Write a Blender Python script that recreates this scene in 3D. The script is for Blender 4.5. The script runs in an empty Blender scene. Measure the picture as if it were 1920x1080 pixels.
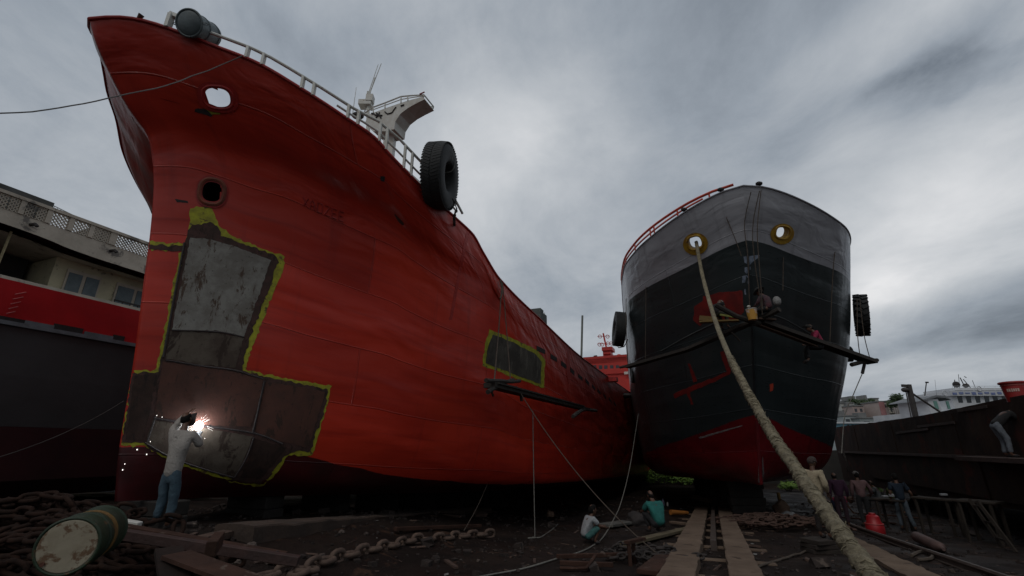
import bpy, bmesh, math, random
from mathutils import Vector, Matrix, noise
from mathutils.bvhtree import BVHTree
from mathutils.geometry import delaunay_2d_cdt
random.seed(7)
SC = bpy.context.scene
COL = SC.collection
# ---------------------------------------------------------------- camera
FPX = 860.0
PITCH = math.atan(298 / FPX)
cam_d = bpy.data.cameras.new('camera')
cam = bpy.data.objects.new('camera', cam_d)
COL.objects.link(cam)
cam_d.sensor_width = 36.0
cam_d.lens = FPX / 1920 * 36
cam_d.clip_start = 0.05
cam_d.clip_end = 3000
cam.location = (0, 0, 1.5)
cam.rotation_euler = (math.pi / 2 + PITCH, 0, 0)
SC.camera = cam
SC.view_settings.view_transform = 'Standard'
SC.view_settings.look = 'None'
SC.view_settings.exposure = 0.20
SC.view_settings.gamma = 1.0
SC.cycles.max_bounces = 6
SC.cycles.use_denoising = True
CP, SP = math.cos(PITCH), math.sin(PITCH)
AZ = math.radians(22.12)          # axis of the slipway
AZ2 = math.radians(14.2)          # axis of the grey ship
EYE = Vector((0, 0, 1.5))
def ray(px, py):
    dx = (px - 960) / FPX; dy = (540 - py) / FPX
    return Vector((dx, CP - dy * SP, SP + dy * CP))
def PY(px, py, Y):
    r = ray(px, py); return EYE + r * (Y / r.y)
def W(u, v, z, az=AZ):
    return Vector((u * math.sin(az) + v * math.cos(az), u * math.cos(az) - v * math.sin(az), z))
def uv_of(p, az=AZ):
    return (p.x * math.sin(az) + p.y * math.cos(az), p.x * math.cos(az) - p.y * math.sin(az))
def PV(px, py, v, az=AZ):
    r = ray(px, py); return EYE + r * (v / uv_of(r, az)[1])
def PU(px, py, u, az=AZ):
    r = ray(px, py); return EYE + r * (u / uv_of(r, az)[0])
def lerp(a, b, t): return a + (b - a) * t
def sstep(x):
    x = min(1, max(0, x)); return x * x * (3 - 2 * x)
def tab(xs, ys, x):                # monotone cubic table
    n = len(xs)
    if x <= xs[0]: return ys[0]
    if x >= xs[-1]: return ys[-1]
    i = 0
    while x > xs[i + 1]: i += 1
    h = [xs[k + 1] - xs[k] for k in range(n - 1)]
    d = [(ys[k + 1] - ys[k]) / h[k] for k in range(n - 1)]
    def m(k):
        if k == 0: return d[0]
        if k == n - 1: return d[-1]
        if d[k - 1] * d[k] <= 0: return 0
        w1 = 2 * h[k] + h[k - 1]; w2 = h[k] + 2 * h[k - 1]
        return (w1 + w2) / (w1 / d[k - 1] + w2 / d[k])
    t = (x - xs[i]) / h[i]
    return ((2 * t**3 - 3 * t**2 + 1) * ys[i] + (t**3 - 2 * t**2 + t) * h[i] * m(i)
            + (-2 * t**3 + 3 * t**2) * ys[i + 1] + (t**3 - t**2) * h[i] * m(i + 1))
# ---------------------------------------------------------------- sky
SUN_AZ, SUN_EL = math.radians(205), math.radians(52)     # azimuth clockwise from +Y
world = bpy.data.worlds.new('World'); SC.world = world
world.use_nodes = True
wn = world.node_tree.nodes; wl = world.node_tree.links
for n in list(wn): wn.remove(n)
def wnode(t, **k):
    n = wn.new(t)
    for a, b in k.items(): setattr(n, a, b)
    return n
def wmath(op, a, b=None, clamp=False):
    n = wnode('ShaderNodeMath', operation=op, use_clamp=clamp)
    for i, q in enumerate((a, b)):
        if q is None: continue
        if isinstance(q, (int, float)): n.inputs[i].default_value = q
        else: wl.new(q, n.inputs[i])
    return n.outputs[0]
def wvec(op, a, b):
    n = wnode('ShaderNodeVectorMath', operation=op)
    for i, q in enumerate((a, b)):
        if isinstance(q, (tuple, Vector)): n.inputs[i].default_value = tuple(q)
        elif q is not None: wl.new(q, n.inputs[i])
    return n
tc = wnode('ShaderNodeTexCoord')
dirv = wvec('NORMALIZE', tc.outputs['Generated'], None).outputs[0]
sep = wnode('ShaderNodeSeparateXYZ'); wl.new(dirv, sep.inputs[0])
zc = wmath('ADD', wmath('MAXIMUM', sep.outputs[2], 0.0), 0.22)
comb = wnode('ShaderNodeCombineXYZ')
wl.new(wmath('DIVIDE', sep.outputs[0], zc), comb.inputs[0])
wl.new(wmath('DIVIDE', sep.outputs[1], zc), comb.inputs[1])
def wnoise(scale, detail, rough, rot=0.0, sc=(1, 1, 1), loc=(0, 0, 0), dist=0.0):
    mp = wnode('ShaderNodeMapping'); mp.inputs['Rotation'].default_value = (0, 0, rot)
    mp.inputs['Scale'].default_value = sc; mp.inputs['Location'].default_value = loc
    wl.new(comb.outputs[0], mp.inputs[0])
    n = wnode('ShaderNodeTexNoise'); wl.new(mp.outputs[0], n.inputs['Vector'])
    n.inputs['Scale'].default_value = scale; n.inputs['Detail'].default_value = detail
    n.inputs['Roughness'].default_value = rough; n.inputs['Distortion'].default_value = dist
    return n.outputs['Fac']
big = wnoise(0.9, 3, 0.5, 0.5, (1, 0.55, 1), (3.1, 1.2, 0), 0.4)
fine = wnoise(2.7, 9, 0.66, 0.5, (1, 0.80, 1), (0.3, 5.2, 0), 0.35)
warp = wnoise(1.7, 4, 0.6, 0.0, (1, 1, 1), (7, 2, 0))
warp2 = wnoise(5.5, 6, 0.6, 0.4, (1, .7, 1), (1, 9, 0))
lum = wmath('ADD', wmath('MULTIPLY', wmath('SUBTRACT', big, 0.5), 0.55), wmath('MULTIPLY', wmath('SUBTRACT', fine, 0.5), 0.30))
lum = wmath('ADD', wmath('ADD', lum, 0.372), wmath('MULTIPLY', wmath('SUBTRACT', warp2, 0.5), 0.10))
def blob(px, py, rx, ry, ang, amt, wob=0.5):
    """a soft elongated patch of thinner (amt>0) or thicker (amt<0) cloud in one direction of the sky"""
    global lum
    d = ray(px, py).normalized()
    e1 = (ray(px + math.cos(ang) * 30, py - math.sin(ang) * 30).normalized() - d).normalized()
    e2 = d.cross(e1).normalized()
    a = wmath('DIVIDE', wvec('DOT_PRODUCT', dirv, e1).outputs['Value'], rx / FPX)
    b = wmath('DIVIDE', wvec('DOT_PRODUCT', dirv, e2).outputs['Value'], ry / FPX)
    c0 = d.dot(e1) / (rx / FPX); c1 = d.dot(e2) / (ry / FPX)
    a = wmath('SUBTRACT', a, c0); b = wmath('SUBTRACT', b, c1)
    r2 = wmath('ADD', wmath('MULTIPLY', a, a), wmath('MULTIPLY', b, b))
    r2 = wmath('ADD', r2, wmath('MULTIPLY', wmath('SUBTRACT', warp, 0.5), wob * 4))
    r2 = wmath('ADD', r2, wmath('MULTIPLY', wmath('SUBTRACT', warp2, 0.5), wob * 2.4))
    g = wmath('POWER', 2.718, wmath('MULTIPLY', wmath('MAXIMUM', r2, 0.0), -1.0))
    front = wmath('GREATER_THAN', wvec('DOT_PRODUCT', dirv, d).outputs['Value'], 0.0)
    lum = wmath('ADD', lum, wmath('MULTIPLY', wmath('MULTIPLY', g, front), amt))
#SKYBLOBS
blob(1010, 300, 260, 170, 0.3, 0.14)
blob(980, 250, 90, 60, 0.6, 0.10)
blob(1180, 60, 380, 190, 0.6, -0.05)
blob(1650, 330, 420, 110, 0.62, 0.04)
blob(1440, 470, 300, 70, 0.6, 0.03)
blob(1740, 440, 260, 70, 0.55, 0.16)
blob(1600, 255, 60, 35, 0.5, 0.10)
blob(1690, 540, 190, 26, 0.25, 0.20)
blob(1800, 560, 200, 60, 0.1, -0.05)
blob(1850, 100, 150, 40, 0.42, -0.11, 1.3)
blob(1770, 112, 60, 22, 0.4, -0.08, 1.3)
blob(1690, 145, 50, 14, 0.5, -0.08, 0.9)
blob(1700, 20, 240, 40, 0.6, 0.12)
blob(1500, 650, 600, 90, 0.0, -0.035)
blob(1850, 690, 400, 22, 0.04, 0.10, 0.3)
blob(120, 260, 220, 150, -0.7, 0.09)
blob(60, 90, 260, 90, -0.2, -0.05)
blob(640, 90, 420, 90, -0.1, -0.05)
blob(800, 130, 200, 90, 0.2, -0.04)
#END
lum = wmath('MAXIMUM', lum, 0.05)
tint = wnode('ShaderNodeValToRGB'); wl.new(lum, tint.inputs[0])
tint.color_ramp.elements[0].position = 0.05; tint.color_ramp.elements[0].color = (0.046, 0.050, 0.060, 1)
tint.color_ramp.elements[1].position = 0.75; tint.color_ramp.elements[1].color = (0.76, 0.76, 0.77, 1)
for p_, c_ in ((0.2, (0.168, 0.195, 0.232)), (0.32, (0.280, 0.315, 0.360)), (0.5, (0.475, 0.500, 0.530))):
    e = tint.color_ramp.elements.new(p_); e.color = (*c_, 1)
sky = wnode('ShaderNodeTexSky', sky_type='NISHITA', sun_disc=False)
sky.sun_elevation = SUN_EL; sky.sun_rotation = SUN_AZ
sky.air_density = 2.0; sky.dust_density = 4.0
# unseen sky behind the camera dimmed to cut light on hulls and ground
bd = Vector((math.sin(SUN_AZ) * math.cos(SUN_EL), math.cos(SUN_AZ) * math.cos(SUN_EL), math.sin(SUN_EL)))
vd = ray(960, 440).normalized()
mr = wnode('ShaderNodeMapRange', interpolation_type='SMOOTHSTEP'); wl.new(wvec('DOT_PRODUCT', dirv, vd).outputs['Value'], mr.inputs[0])
mr.inputs[1].default_value = -0.1; mr.inputs[2].default_value = 0.55; mr.inputs[3].default_value = 0.72; mr.inputs[4].default_value = 1.0
gain = mr.outputs[0]
hz = wmath('ADD', wmath('MULTIPLY', sep.outputs[2], 40.0), 1.0, True)      # below the horizon: dull
gain = wmath('MULTIPLY', gain, wmath('ADD', wmath('MULTIPLY', wmath('ADD', hz, 0.0), 0.85), 0.15))
gain2 = wmath('MAXIMUM', gain, 0.0)
vm = wnode('ShaderNodeVectorMath', operation='SCALE'); wl.new(tint.outputs[0], vm.inputs[0]); wl.new(gain2, vm.inputs['Scale'])
bgc = wnode('ShaderNodeBackground'); wl.new(vm.outputs[0], bgc.inputs[0]); bgc.inputs[1].default_value = 0.97
bgn = wnode('ShaderNodeBackground'); wl.new(sky.outputs[0], bgn.inputs[0]); bgn.inputs[1].default_value = 0.05
mixw = wnode('ShaderNodeMixShader'); mixw.inputs[0].default_value = 0.06
wl.new(bgc.outputs[0], mixw.inputs[1]); wl.new(bgn.outputs[0], mixw.inputs[2])
wo = wnode('ShaderNodeOutputWorld'); wl.new(mixw.outputs[0], wo.inputs[0])
sun_d = bpy.data.lights.new('sun', 'SUN'); sun_d.energy = 0.5; sun_d.angle = math.radians(25); sun_d.color = (1, 0.97, 0.92)
sun = bpy.data.objects.new('sun', sun_d); COL.objects.link(sun)
sun.rotation_euler = bd.to_track_quat('Z', 'Y').to_euler()
# ---------------------------------------------------------------- materials
def nt_new(name):
    m = bpy.data.materials.new(name); m.use_nodes = True
    nt = m.node_tree
    return m, nt, nt.nodes['Principled BSDF']
class NT:
    def __init__(s, nt): s.nt = nt
    def n(s, t, **k):
        n = s.nt.nodes.new(t)
        for a, b in k.items(): setattr(n, a, b)
        return n
    def l(s, a, b): s.nt.links.new(a, b)
    def put(s, inp, q):
        if isinstance(q, (int, float)): inp.default_value = q
        elif isinstance(q, tuple): inp.default_value = (*q, 1) if len(q) == 3 and inp.type == 'RGBA' else q
        else: s.l(q, inp)
    def math(s, op, a, b=None, clamp=False):
        n = s.n('ShaderNodeMath', operation=op, use_clamp=clamp); s.put(n.inputs[0], a)
        if b is not None: s.put(n.inputs[1], b)
        return n.outputs[0]
    def mix(s, f, a, b):
        n = s.n('ShaderNodeMix', data_type='RGBA'); s.put(n.inputs['Factor'], f); s.put(n.inputs[6], a); s.put(n.inputs[7], b)
        return n.outputs[2]
    def noise(s, vec, scale, detail=4, rough=0.55, sc=(1, 1, 1), dist=0.0, loc=(0, 0, 0)):
        mp = s.n('ShaderNodeMapping'); mp.inputs['Scale'].default_value = sc; mp.inputs['Location'].default_value = loc; s.l(vec, mp.inputs[0])
        n = s.n('ShaderNodeTexNoise'); s.l(mp.outputs[0], n.inputs['Vector'])
        n.inputs['Scale'].default_value = scale; n.inputs['Detail'].default_value = detail; n.inputs['Roughness'].default_value = rough
        n.inputs['Distortion'].default_value = dist
        return n.outputs['Fac']
    def ramp(s, f, a, b):
        n = s.n('ShaderNodeMapRange'); s.l(f, n.inputs[0]); n.inputs[1].default_value = a; n.inputs[2].default_value = b
        n.clamp = True
        return n.outputs[0]
    def bump(s, h, dist, strength=1.0, nrm=None):
        n = s.n('ShaderNodeBump'); s.l(h, n.inputs['Height']); n.inputs['Distance'].default_value = dist; n.inputs['Strength'].default_value = strength
        if nrm is not None: s.l(nrm, n.inputs['Normal'])
        return n.outputs[0]
    def attr(s, name):
        n = s.n('ShaderNodeAttribute'); n.attribute_name = name; return n.outputs['Fac']
_M = {}
def mat(name, c1, c2=None, scale=3.0, rough=0.7, bump=0.01, metal=0.0, c3=None, s3=1.0, t3=0.58, sc=(1, 1, 1), spec=0.5):
    """two blended tones, an optional third in worn patches, a fine bump"""
    if name in _M: return _M[name]
    m, nt, b = nt_new(name); N = NT(nt)
    co = N.n('ShaderNodeTexCoord').outputs['Object']
    if c2 is None: c2 = tuple(x * 0.7 for x in c1)
    f = N.ramp(N.noise(co, scale, 6, 0.6, sc), 0.35, 0.65)
    c = N.mix(f, c1, c2)
    if c3 is not None:
        g = N.ramp(N.noise(co, s3, 7, 0.65, sc, 0.3, (5, 3, 1)), t3, t3 + 0.06)
        c = N.mix(g, c, c3)
    N.l(c, b.inputs['Base Color'])
    b.inputs['Roughness'].default_value = rough; b.inputs['Metallic'].default_value = metal
    b.inputs['Specular IOR Level'].default_value = spec
    if bump: N.l(N.bump(N.noise(co, scale * 4, 6, 0.6, sc), bump), b.inputs['Normal'])
    _M[name] = m
    return m
def emit(name, col, s):
    m, nt, b = nt_new(name)
    b.inputs['Emission Color'].default_value = (*col, 1); b.inputs['Emission Strength'].default_value = s
    b.inputs['Base Color'].default_value = (*col, 1)
    return m
def hull_mat(name, kind):
    m, nt, b = nt_new(name); N = NT(nt)
    uvn = N.n('ShaderNodeUVMap'); uvn.uv_map = 'UVMap'; uv = uvn.outputs[0]
    ob = N.n('ShaderNodeTexCoord').outputs['Object']
    boot = N.math('ADD', N.attr('boot'), N.math('MULTIPLY', N.math('SUBTRACT', N.noise(uv, 1.3, 5), 0.5), 0.12))
    below = N.ramp(boot, 0.006, -0.006)
    # plating: staggered strakes
    def brick(wd, ht, mort, off=0.5):
        n = N.n('ShaderNodeTexBrick'); n.offset = off
        N.l(uv, n.inputs['Vector']); n.inputs['Scale'].default_value = 1.0
        n.inputs['Brick Width'].default_value = wd; n.inputs['Row Height'].default_value = ht
        n.inputs['Mortar Size'].default_value = mort; n.inputs['Mortar Smooth'].default_value = 0.6
        n.inputs['Color1'].default_value = (1, 1, 1, 1); n.inputs['Color2'].default_value = (1, 1, 1, 1); n.inputs['Mortar'].default_value = (0, 0, 0, 1)
        return n.outputs['Fac']
    seam = brick(6.3, 1.37, 0.016)
    pb = N.n('ShaderNodeTexBrick'); pb.offset = .5; N.l(uv, pb.inputs['Vector']); pb.inputs['Scale'].default_value = 1.0
    pb.inputs['Brick Width'].default_value = 6.3; pb.inputs['Row Height'].default_value = 1.37; pb.inputs['Mortar Size'].default_value = 0.0
    pb.inputs['Color1'].default_value = (1, 1, 1, 1); pb.inputs['Color2'].default_value = (.74, .74, .74, 1)
    wnoi = N.noise(uv, 0.55, 2, 0.5, (1, 1, 1), 0.3)
    dent = N.noise(uv, 0.8, 2, 0.35, (0.7, 1.3, 1), 0.3, (3, 1, 0))
    frames = N.noise(uv, 1.0, 1, 0.4, (2.6, 0.25, 1))
    fine = N.noise(uv, 9, 6, 0.65, (0.5, 1.4, 1))
    scr = N.noise(uv, 2.2, 8, 0.7, (0.35, 2.2, 1), 0.2)
    streak = N.noise(uv, 1.0, 7, 0.7, (3.0, 0.16, 1), 0.15, (1, 2, 0))
    if kind == 'red':
        c = N.mix(N.ramp(wnoi, 0.3, 0.7), (0.60, 0.038, 0.014), (0.50, 0.027, 0.012))
        c = N.mix(N.math('MULTIPLY', N.ramp(streak, 0.56, 0.74), 0.5), c, (0.22, 0.014, 0.010))
        c = N.mix(N.math('MULTIPLY', N.ramp(scr, 0.62, 0.70), 0.35), c, (0.30, 0.035, 0.022))
        brush = N.noise(uv, 1.4, 8, 0.68, (0.22, 2.6, 1), 0.25, (2, 7, 0))
        c = N.mix(N.math('MULTIPLY', N.ramp(brush, 0.50, 0.66), 0.45), c, (0.27, 0.012, 0.009))
        c = N.mix(N.math('MULTIPLY', N.ramp(N.noise(uv, 0.5, 6, .7, (1, 1, 1), .4, (4, 4, 0)), 0.60, 0.68), 0.35), c, (0.50, 0.05, 0.03))
        c = N.mix(N.math('MULTIPLY', seam, 0.16), c, (0.42, 0.05, 0.035))
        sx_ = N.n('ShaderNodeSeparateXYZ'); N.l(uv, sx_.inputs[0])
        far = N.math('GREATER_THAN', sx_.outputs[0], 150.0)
        c = N.mix(N.math('MULTIPLY', far, N.ramp(N.noise(uv, 1.1, 7, .65, (1, .5, 1)), 0.40, 0.60)), c, (0.36, 0.20, 0.18))  # pale sky reflection painted into the colour of the bow's far side
        high = N.math('MULTIPLY', N.ramp(N.math('ADD', N.attr('height'), N.math('MULTIPLY', N.math('SUBTRACT', wnoi, .5), .16)), 0.63, 0.66), 0.0)
        low = N.mix(N.ramp(N.noise(uv, 0.7, 5), 0.42, 0.6), (0.075, 0.006, 0.008), (0.028, 0.006, 0.006))
        c = N.mix(below, c, low)
        ro = N.math('ADD', N.math('MULTIPLY', fine, 0.28), 0.26)
    else:
        dark = N.mix(N.ramp(wnoi, 0.3, 0.7), (0.030, 0.040, 0.042), (0.044, 0.054, 0.056))
        dust = N.math('MULTIPLY', N.ramp(streak, 0.46, 0.7), N.ramp(N.attr('along'), 1.2, 7.0))
        dark = N.mix(N.math('MULTIPLY', dust, 0.6), dark, (0.085, 0.088, 0.080))
        dark = N.mix(N.math('MULTIPLY', N.ramp(scr, 0.66, 0.74), 0.5), dark, (0.06, 0.065, 0.065))
        low = N.mix(N.ramp(N.noise(uv, 0.7, 5), 0.42, 0.62), (0.22, 0.009, 0.014), (0.13, 0.007, 0.011))
        low = N.mix(N.math('MULTIPLY', N.ramp(streak, 0.55, 0.7), 0.5), low, (0.03, 0.008, 0.008))
        c = N.mix(below, dark, low)
        bandf = N.ramp(N.math('ADD', N.attr('band'), N.math('MULTIPLY', N.math('SUBTRACT', N.noise(uv, 0.9, 4), 0.5), 0.05)), -0.004, 0.004)
        grey = N.mix(N.ramp(wnoi, 0.3, 0.7), (0.50, 0.50, 0.53), (0.40, 0.40, 0.43))
        grey = N.mix(N.math('MULTIPLY', N.ramp(streak, 0.55, 0.72), 0.5), grey, (0.10, 0.10, 0.105))
        grey = N.mix(N.math('MULTIPLY', N.ramp(scr, 0.63, 0.72), 0.4), grey, (0.32, 0.32, 0.33))
        c = N.mix(bandf, c, grey)
        ro = N.math('ADD', N.math('MULTIPLY', fine, 0.28), 0.17)
    mm = N.n('ShaderNodeMix', data_type='RGBA', blend_type='MULTIPLY'); mm.inputs['Factor'].default_value = 1.0
    N.l(c, mm.inputs[6]); N.l(pb.outputs['Color'], mm.inputs[7]); c = mm.outputs[2]
    N.l(c, b.inputs['Base Color']); N.l(ro, b.inputs['Roughness'])
    b1 = N.bump(dent, 0.085 if kind == 'red' else 0.075)
    crum = N.math('MULTIPLY', N.noise(uv, 1.5, 3, 0.5, (0.8, 1.0, 1), 0.6, (8, 2, 0)), N.math('MULTIPLY', N.ramp(N.attr('height'), 0.62, 0.92), N.ramp(N.attr('along'), 9.0, 5.0)))
    b1 = N.bump(crum, 0.07 if kind == 'red' else 0.07, 1.0, b1)
    b2 = N.bump(frames, 0.025 if kind == 'red' else 0.035, 1.0, b1)
    b3 = N.bump(N.math('MULTIPLY', seam, 1.0), 0.014, 1.0, b2)
    b4 = N.bump(scr, 0.0018, 1.0, b3)
    N.l(b4, b.inputs['Normal'])
    return m
# ---------------------------------------------------------------- mesh helpers
ORG = {}
def tag(o, label=None, cat=None, group=None, kind=None):
    if label: o['label'] = label
    if cat: o['category'] = cat
    if group: o['group'] = group
    if kind: o['kind'] = kind
    return o
def thing(name, loc, label, cat, group=None):
    o = bpy.data.objects.new(name, None); COL.objects.link(o)
    o.empty_display_size = 0.2; o.location = loc; ORG[o.name] = Vector(loc)
    return tag(o, label, cat, group)
class MB:
    def __init__(s): s.bm = bmesh.new()
    def box(s, c, size, rot=None, bev=0.0):
        M = Matrix.Translation(Vector(c)) @ (rot.to_4x4() if rot is not None else Matrix()) @ Matrix.Diagonal((*size, 1))
        r = bmesh.ops.create_cube(s.bm, size=1, matrix=M)
        if bev: bmesh.ops.bevel(s.bm, geom=list({e for v in r['verts'] for e in v.link_edges}), offset=bev, segments=1, affect='EDGES')
        return s
    def beam(s, p, q, w, h, up=(0, 0, 1), bev=0.0):
        p, q = Vector(p), Vector(q); y = (q - p).normalized(); up = Vector((0, 1, 0)) if abs(y.dot(Vector(up))) > .98 else Vector(up); x = y.cross(up).normalized(); z = x.cross(y)
        return s.box((p + q) / 2, (w, (q - p).length, h), Matrix((x, y, z)).transposed(), bev)
    def tube(s, pts, r, n=8, caps=True, rf=None):
        pts = [Vector(p) for p in pts]; rings = []
        t0 = (pts[1] - pts[0]).normalized()
        nrm = t0.cross(Vector((0, 0, 1)))
        if nrm.length < 0.05: nrm = t0.cross(Vector((1, 0, 0)))
        nrm.normalize()
        for i, p in enumerate(pts):
            t = (pts[min(i + 1, len(pts) - 1)] - pts[max(i - 1, 0)]).normalized()
            nrm = (nrm - t * nrm.dot(t)).normalized(); bi = t.cross(nrm)
            rr = r[i] if isinstance(r, (list, tuple)) else r
            rings.append([s.bm.verts.new(p + (nrm * math.cos(a) + bi * math.sin(a)) * rr * (rf(i, a) if rf else 1)) for a in [2 * math.pi * k / n for k in range(n)]])
        for a, b in zip(rings, rings[1:]):
            for k in range(n): s.bm.faces.new((a[k], a[(k + 1) % n], b[(k + 1) % n], b[k]))
        if caps:
            s.bm.faces.new(rings[0][::-1]); s.bm.faces.new(rings[-1])
        return s
    def cyl(s, p, q, r0, r1=None, n=12): return s.tube([p, q], [r0, r0 if r1 is None else r1], n)
    def loop(s, pts, r, n=6):           # closed tube
        pts = [Vector(p) for p in pts]; m = len(pts); rings = []
        c = sum(pts, Vector()) / m
        ax = (pts[0] - c).cross(pts[m // 4] - c).normalized()
        for i, p in enumerate(pts):
            t = (pts[(i + 1) % m] - pts[i - 1]).normalized(); o = t.cross(ax).normalized()
            rings.append([s.bm.verts.new(p + (o * math.cos(a) + ax * math.sin(a)) * r) for a in [2 * math.pi * k / n for k in range(n)]])
        for i in range(m):
            a, b = rings[i], rings[(i + 1) % m]
            for k in range(n): s.bm.faces.new((a[k], a[(k + 1) % n], b[(k + 1) % n], b[k]))
        return s
    def torus(s, c, ax, R, r, n=24, k=10, prof=None, sx=1.0, up=None):
        ax = Vector(ax).normalized(); a = ax.orthogonal().normalized() if up is None else (Vector(up) - ax * Vector(up).dot(ax)).normalized()
        b = ax.cross(a); c = Vector(c); rings = []
        for i in range(n):
            t = 2 * math.pi * i / n; d = a * math.cos(t) + b * math.sin(t) * sx
            ring = []
            for j in range(k):
                q = 2 * math.pi * j / k
                if prof: rr, hh = prof(q)
                else: rr, hh = math.cos(q) * r, math.sin(q) * r
                ring.append(s.bm.verts.new(c + d * R + d.normalized() * rr + ax * hh))
            rings.append(ring)
        for i in range(n):
            A, B = rings[i], rings[(i + 1) % n]
            for j in range(k): s.bm.faces.new((A[j], A[(j + 1) % k], B[(j + 1) % k], B[j]))
        return s
    def ball(s, c, r, sc=(1, 1, 1), seg=12, rot=None):
        M = Matrix.Translation(Vector(c)) @ (rot.to_4x4() if rot is not None else Matrix()) @ Matrix.Diagonal((*sc, 1))
        bmesh.ops.create_uvsphere(s.bm, u_segments=seg, v_segments=max(6, seg * 2 // 3), radius=r, matrix=M); return s
    def prism(s, poly, ext):            # planar polygon pushed along ext
        a = [s.bm.verts.new(Vector(p)) for p in poly]; b = [s.bm.verts.new(Vector(p) + Vector(ext)) for p in poly]
        n = len(a)
        s.bm.faces.new(a[::-1]); s.bm.faces.new(b)
        for i in range(n): s.bm.faces.new((a[i], a[(i + 1) % n], b[(i + 1) % n], b[i]))
        return s
    def mesh(s, me):
        s.bm.from_mesh(me); return s
    def build(s, name, m, parent=None, smooth=False, label=None, norm=True):
        if norm: bmesh.ops.recalc_face_normals(s.bm, faces=s.bm.faces[:])
        org = ORG[parent.name] if parent is not None else Vector((0, 0, 0))
        if parent is None and s.bm.verts:
            xs = [v.co for v in s.bm.verts]
            org = Vector((sum(p.x for p in xs) / len(xs), sum(p.y for p in xs) / len(xs), min(p.z for p in xs)))
        bmesh.ops.translate(s.bm, verts=s.bm.verts[:], vec=-org)
        me = bpy.data.meshes.new(name); s.bm.to_mesh(me); s.bm.free()
        me.materials.append(m)
        if smooth:
            me.polygons.foreach_set('use_smooth', [True] * len(me.polygons))
            if smooth != 'full':
                try: me.set_sharp_from_angle(angle=math.radians(40))
                except Exception: pass
        o = bpy.data.objects.new(name, me); COL.objects.link(o)
        if parent is not None: o.parent = parent
        else: o.location = org
        ORG[o.name] = org
        if label: o['label'] = label
        return o
def sag(p, q, d, n=14):
    p, q = Vector(p), Vector(q)
    return [p.lerp(q, i / n) - Vector((0, 0, d * 4 * (i / n) * (1 - i / n))) for i in range(n + 1)]
def wob(pts, amp, sc=3.0, seed=0):
    return [Vector(p) + noise.noise_vector(Vector(p) * sc + Vector((seed, 0, 0))) * amp for p in pts]
def dense(pts, step):
    out = []; pts = [Vector(p) for p in pts]
    # catmull-rom
    for i in range(len(pts) - 1):
        p0 = pts[max(i - 1, 0)]; p1 = pts[i]; p2 = pts[i + 1]; p3 = pts[min(i + 2, len(pts) - 1)]
        n = max(1, int((p2 - p1).length / step))
        for k in range(n):
            t = k / n
            out.append(0.5 * ((2 * p1) + (p2 - p0) * t + (2 * p0 - 5 * p1 + 4 * p2 - p3) * t * t + (3 * p1 - p0 - 3 * p2 + p3) * t ** 3))
    out.append(pts[-1]); return out
def copy_tree(o, loc):
    c = o.copy(); COL.objects.link(c); d = Vector(loc) - Vector(o.location); c.location = loc
    ORG[c.name] = Vector(loc)
    for ch in list(o.children):
        k = ch.copy(); COL.objects.link(k); k.parent = c; ORG[k.name] = ORG[c.name]
        for g in list(ch.children):
            h = g.copy(); COL.objects.link(h); h.parent = k
    return c
# ---------------------------------------------------------------- ground
def gz(u, v):
    z = -0.055 * max(u, 0) if u < 20 else -1.1 - 0.02 * (u - 20)
    z += 0.50 * sstep((-v - 4.6) / 3.2) * (1 - sstep((u - 10) / 9)) * sstep((u - 1) / 3)
    if u > 44: z += .5 * sstep((u - 44) / 2)
    if u > 60: z -= 2.4 * sstep((u - 60) / 8)
    return z
def gp(p):
    u, v = uv_of(p); return gz(u, v)
def gfine(x, y):
    p = Vector((x, y, 0)); r = math.hypot(x, y)
    k = 1.0 if r < 30 else max(0.3, 1 - (r - 30) / 60)
    uu, vv = uv_of(p)
    if 4 < uu < 27: k *= 0.15 + 0.85 * sstep((abs(vv + .2) - 1.0) / 0.8)      # packed flat along the slipway
    return gz(*uv_of(p)) + k * (noise.noise(p * 0.55) * 0.07 + noise.noise(p * 1.9 + Vector((4, 0, 0))) * 0.030 + noise.noise(p * 6.3) * 0.014)
def G(px, py, dz=0.0):
    r = ray(px, py); t = 1.0
    while t < 90:
        p = EYE + r * t
        if p.z < gfine(p.x, p.y): break
        t += 0.02
    return Vector((p.x, p.y, gfine(p.x, p.y) + dz))
def onG(x, y, dz=0.0): return Vector((x, y, gfine(x, y) + dz))
def steps(a, b, near, far):
    out = [0.0]
    while out[-1] < b:
        out.append(out[-1] + (near if out[-1] < 18 else min(near + (out[-1] - 18) * 0.06, far)))
    neg = [0.0]
    while -neg[-1] > a: neg.append(neg[-1] + (near if neg[-1] < 18 else min(near + (neg[-1] - 18) * 0.06, far)))
    return [-k for k in neg[:0:-1]] + out
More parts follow.
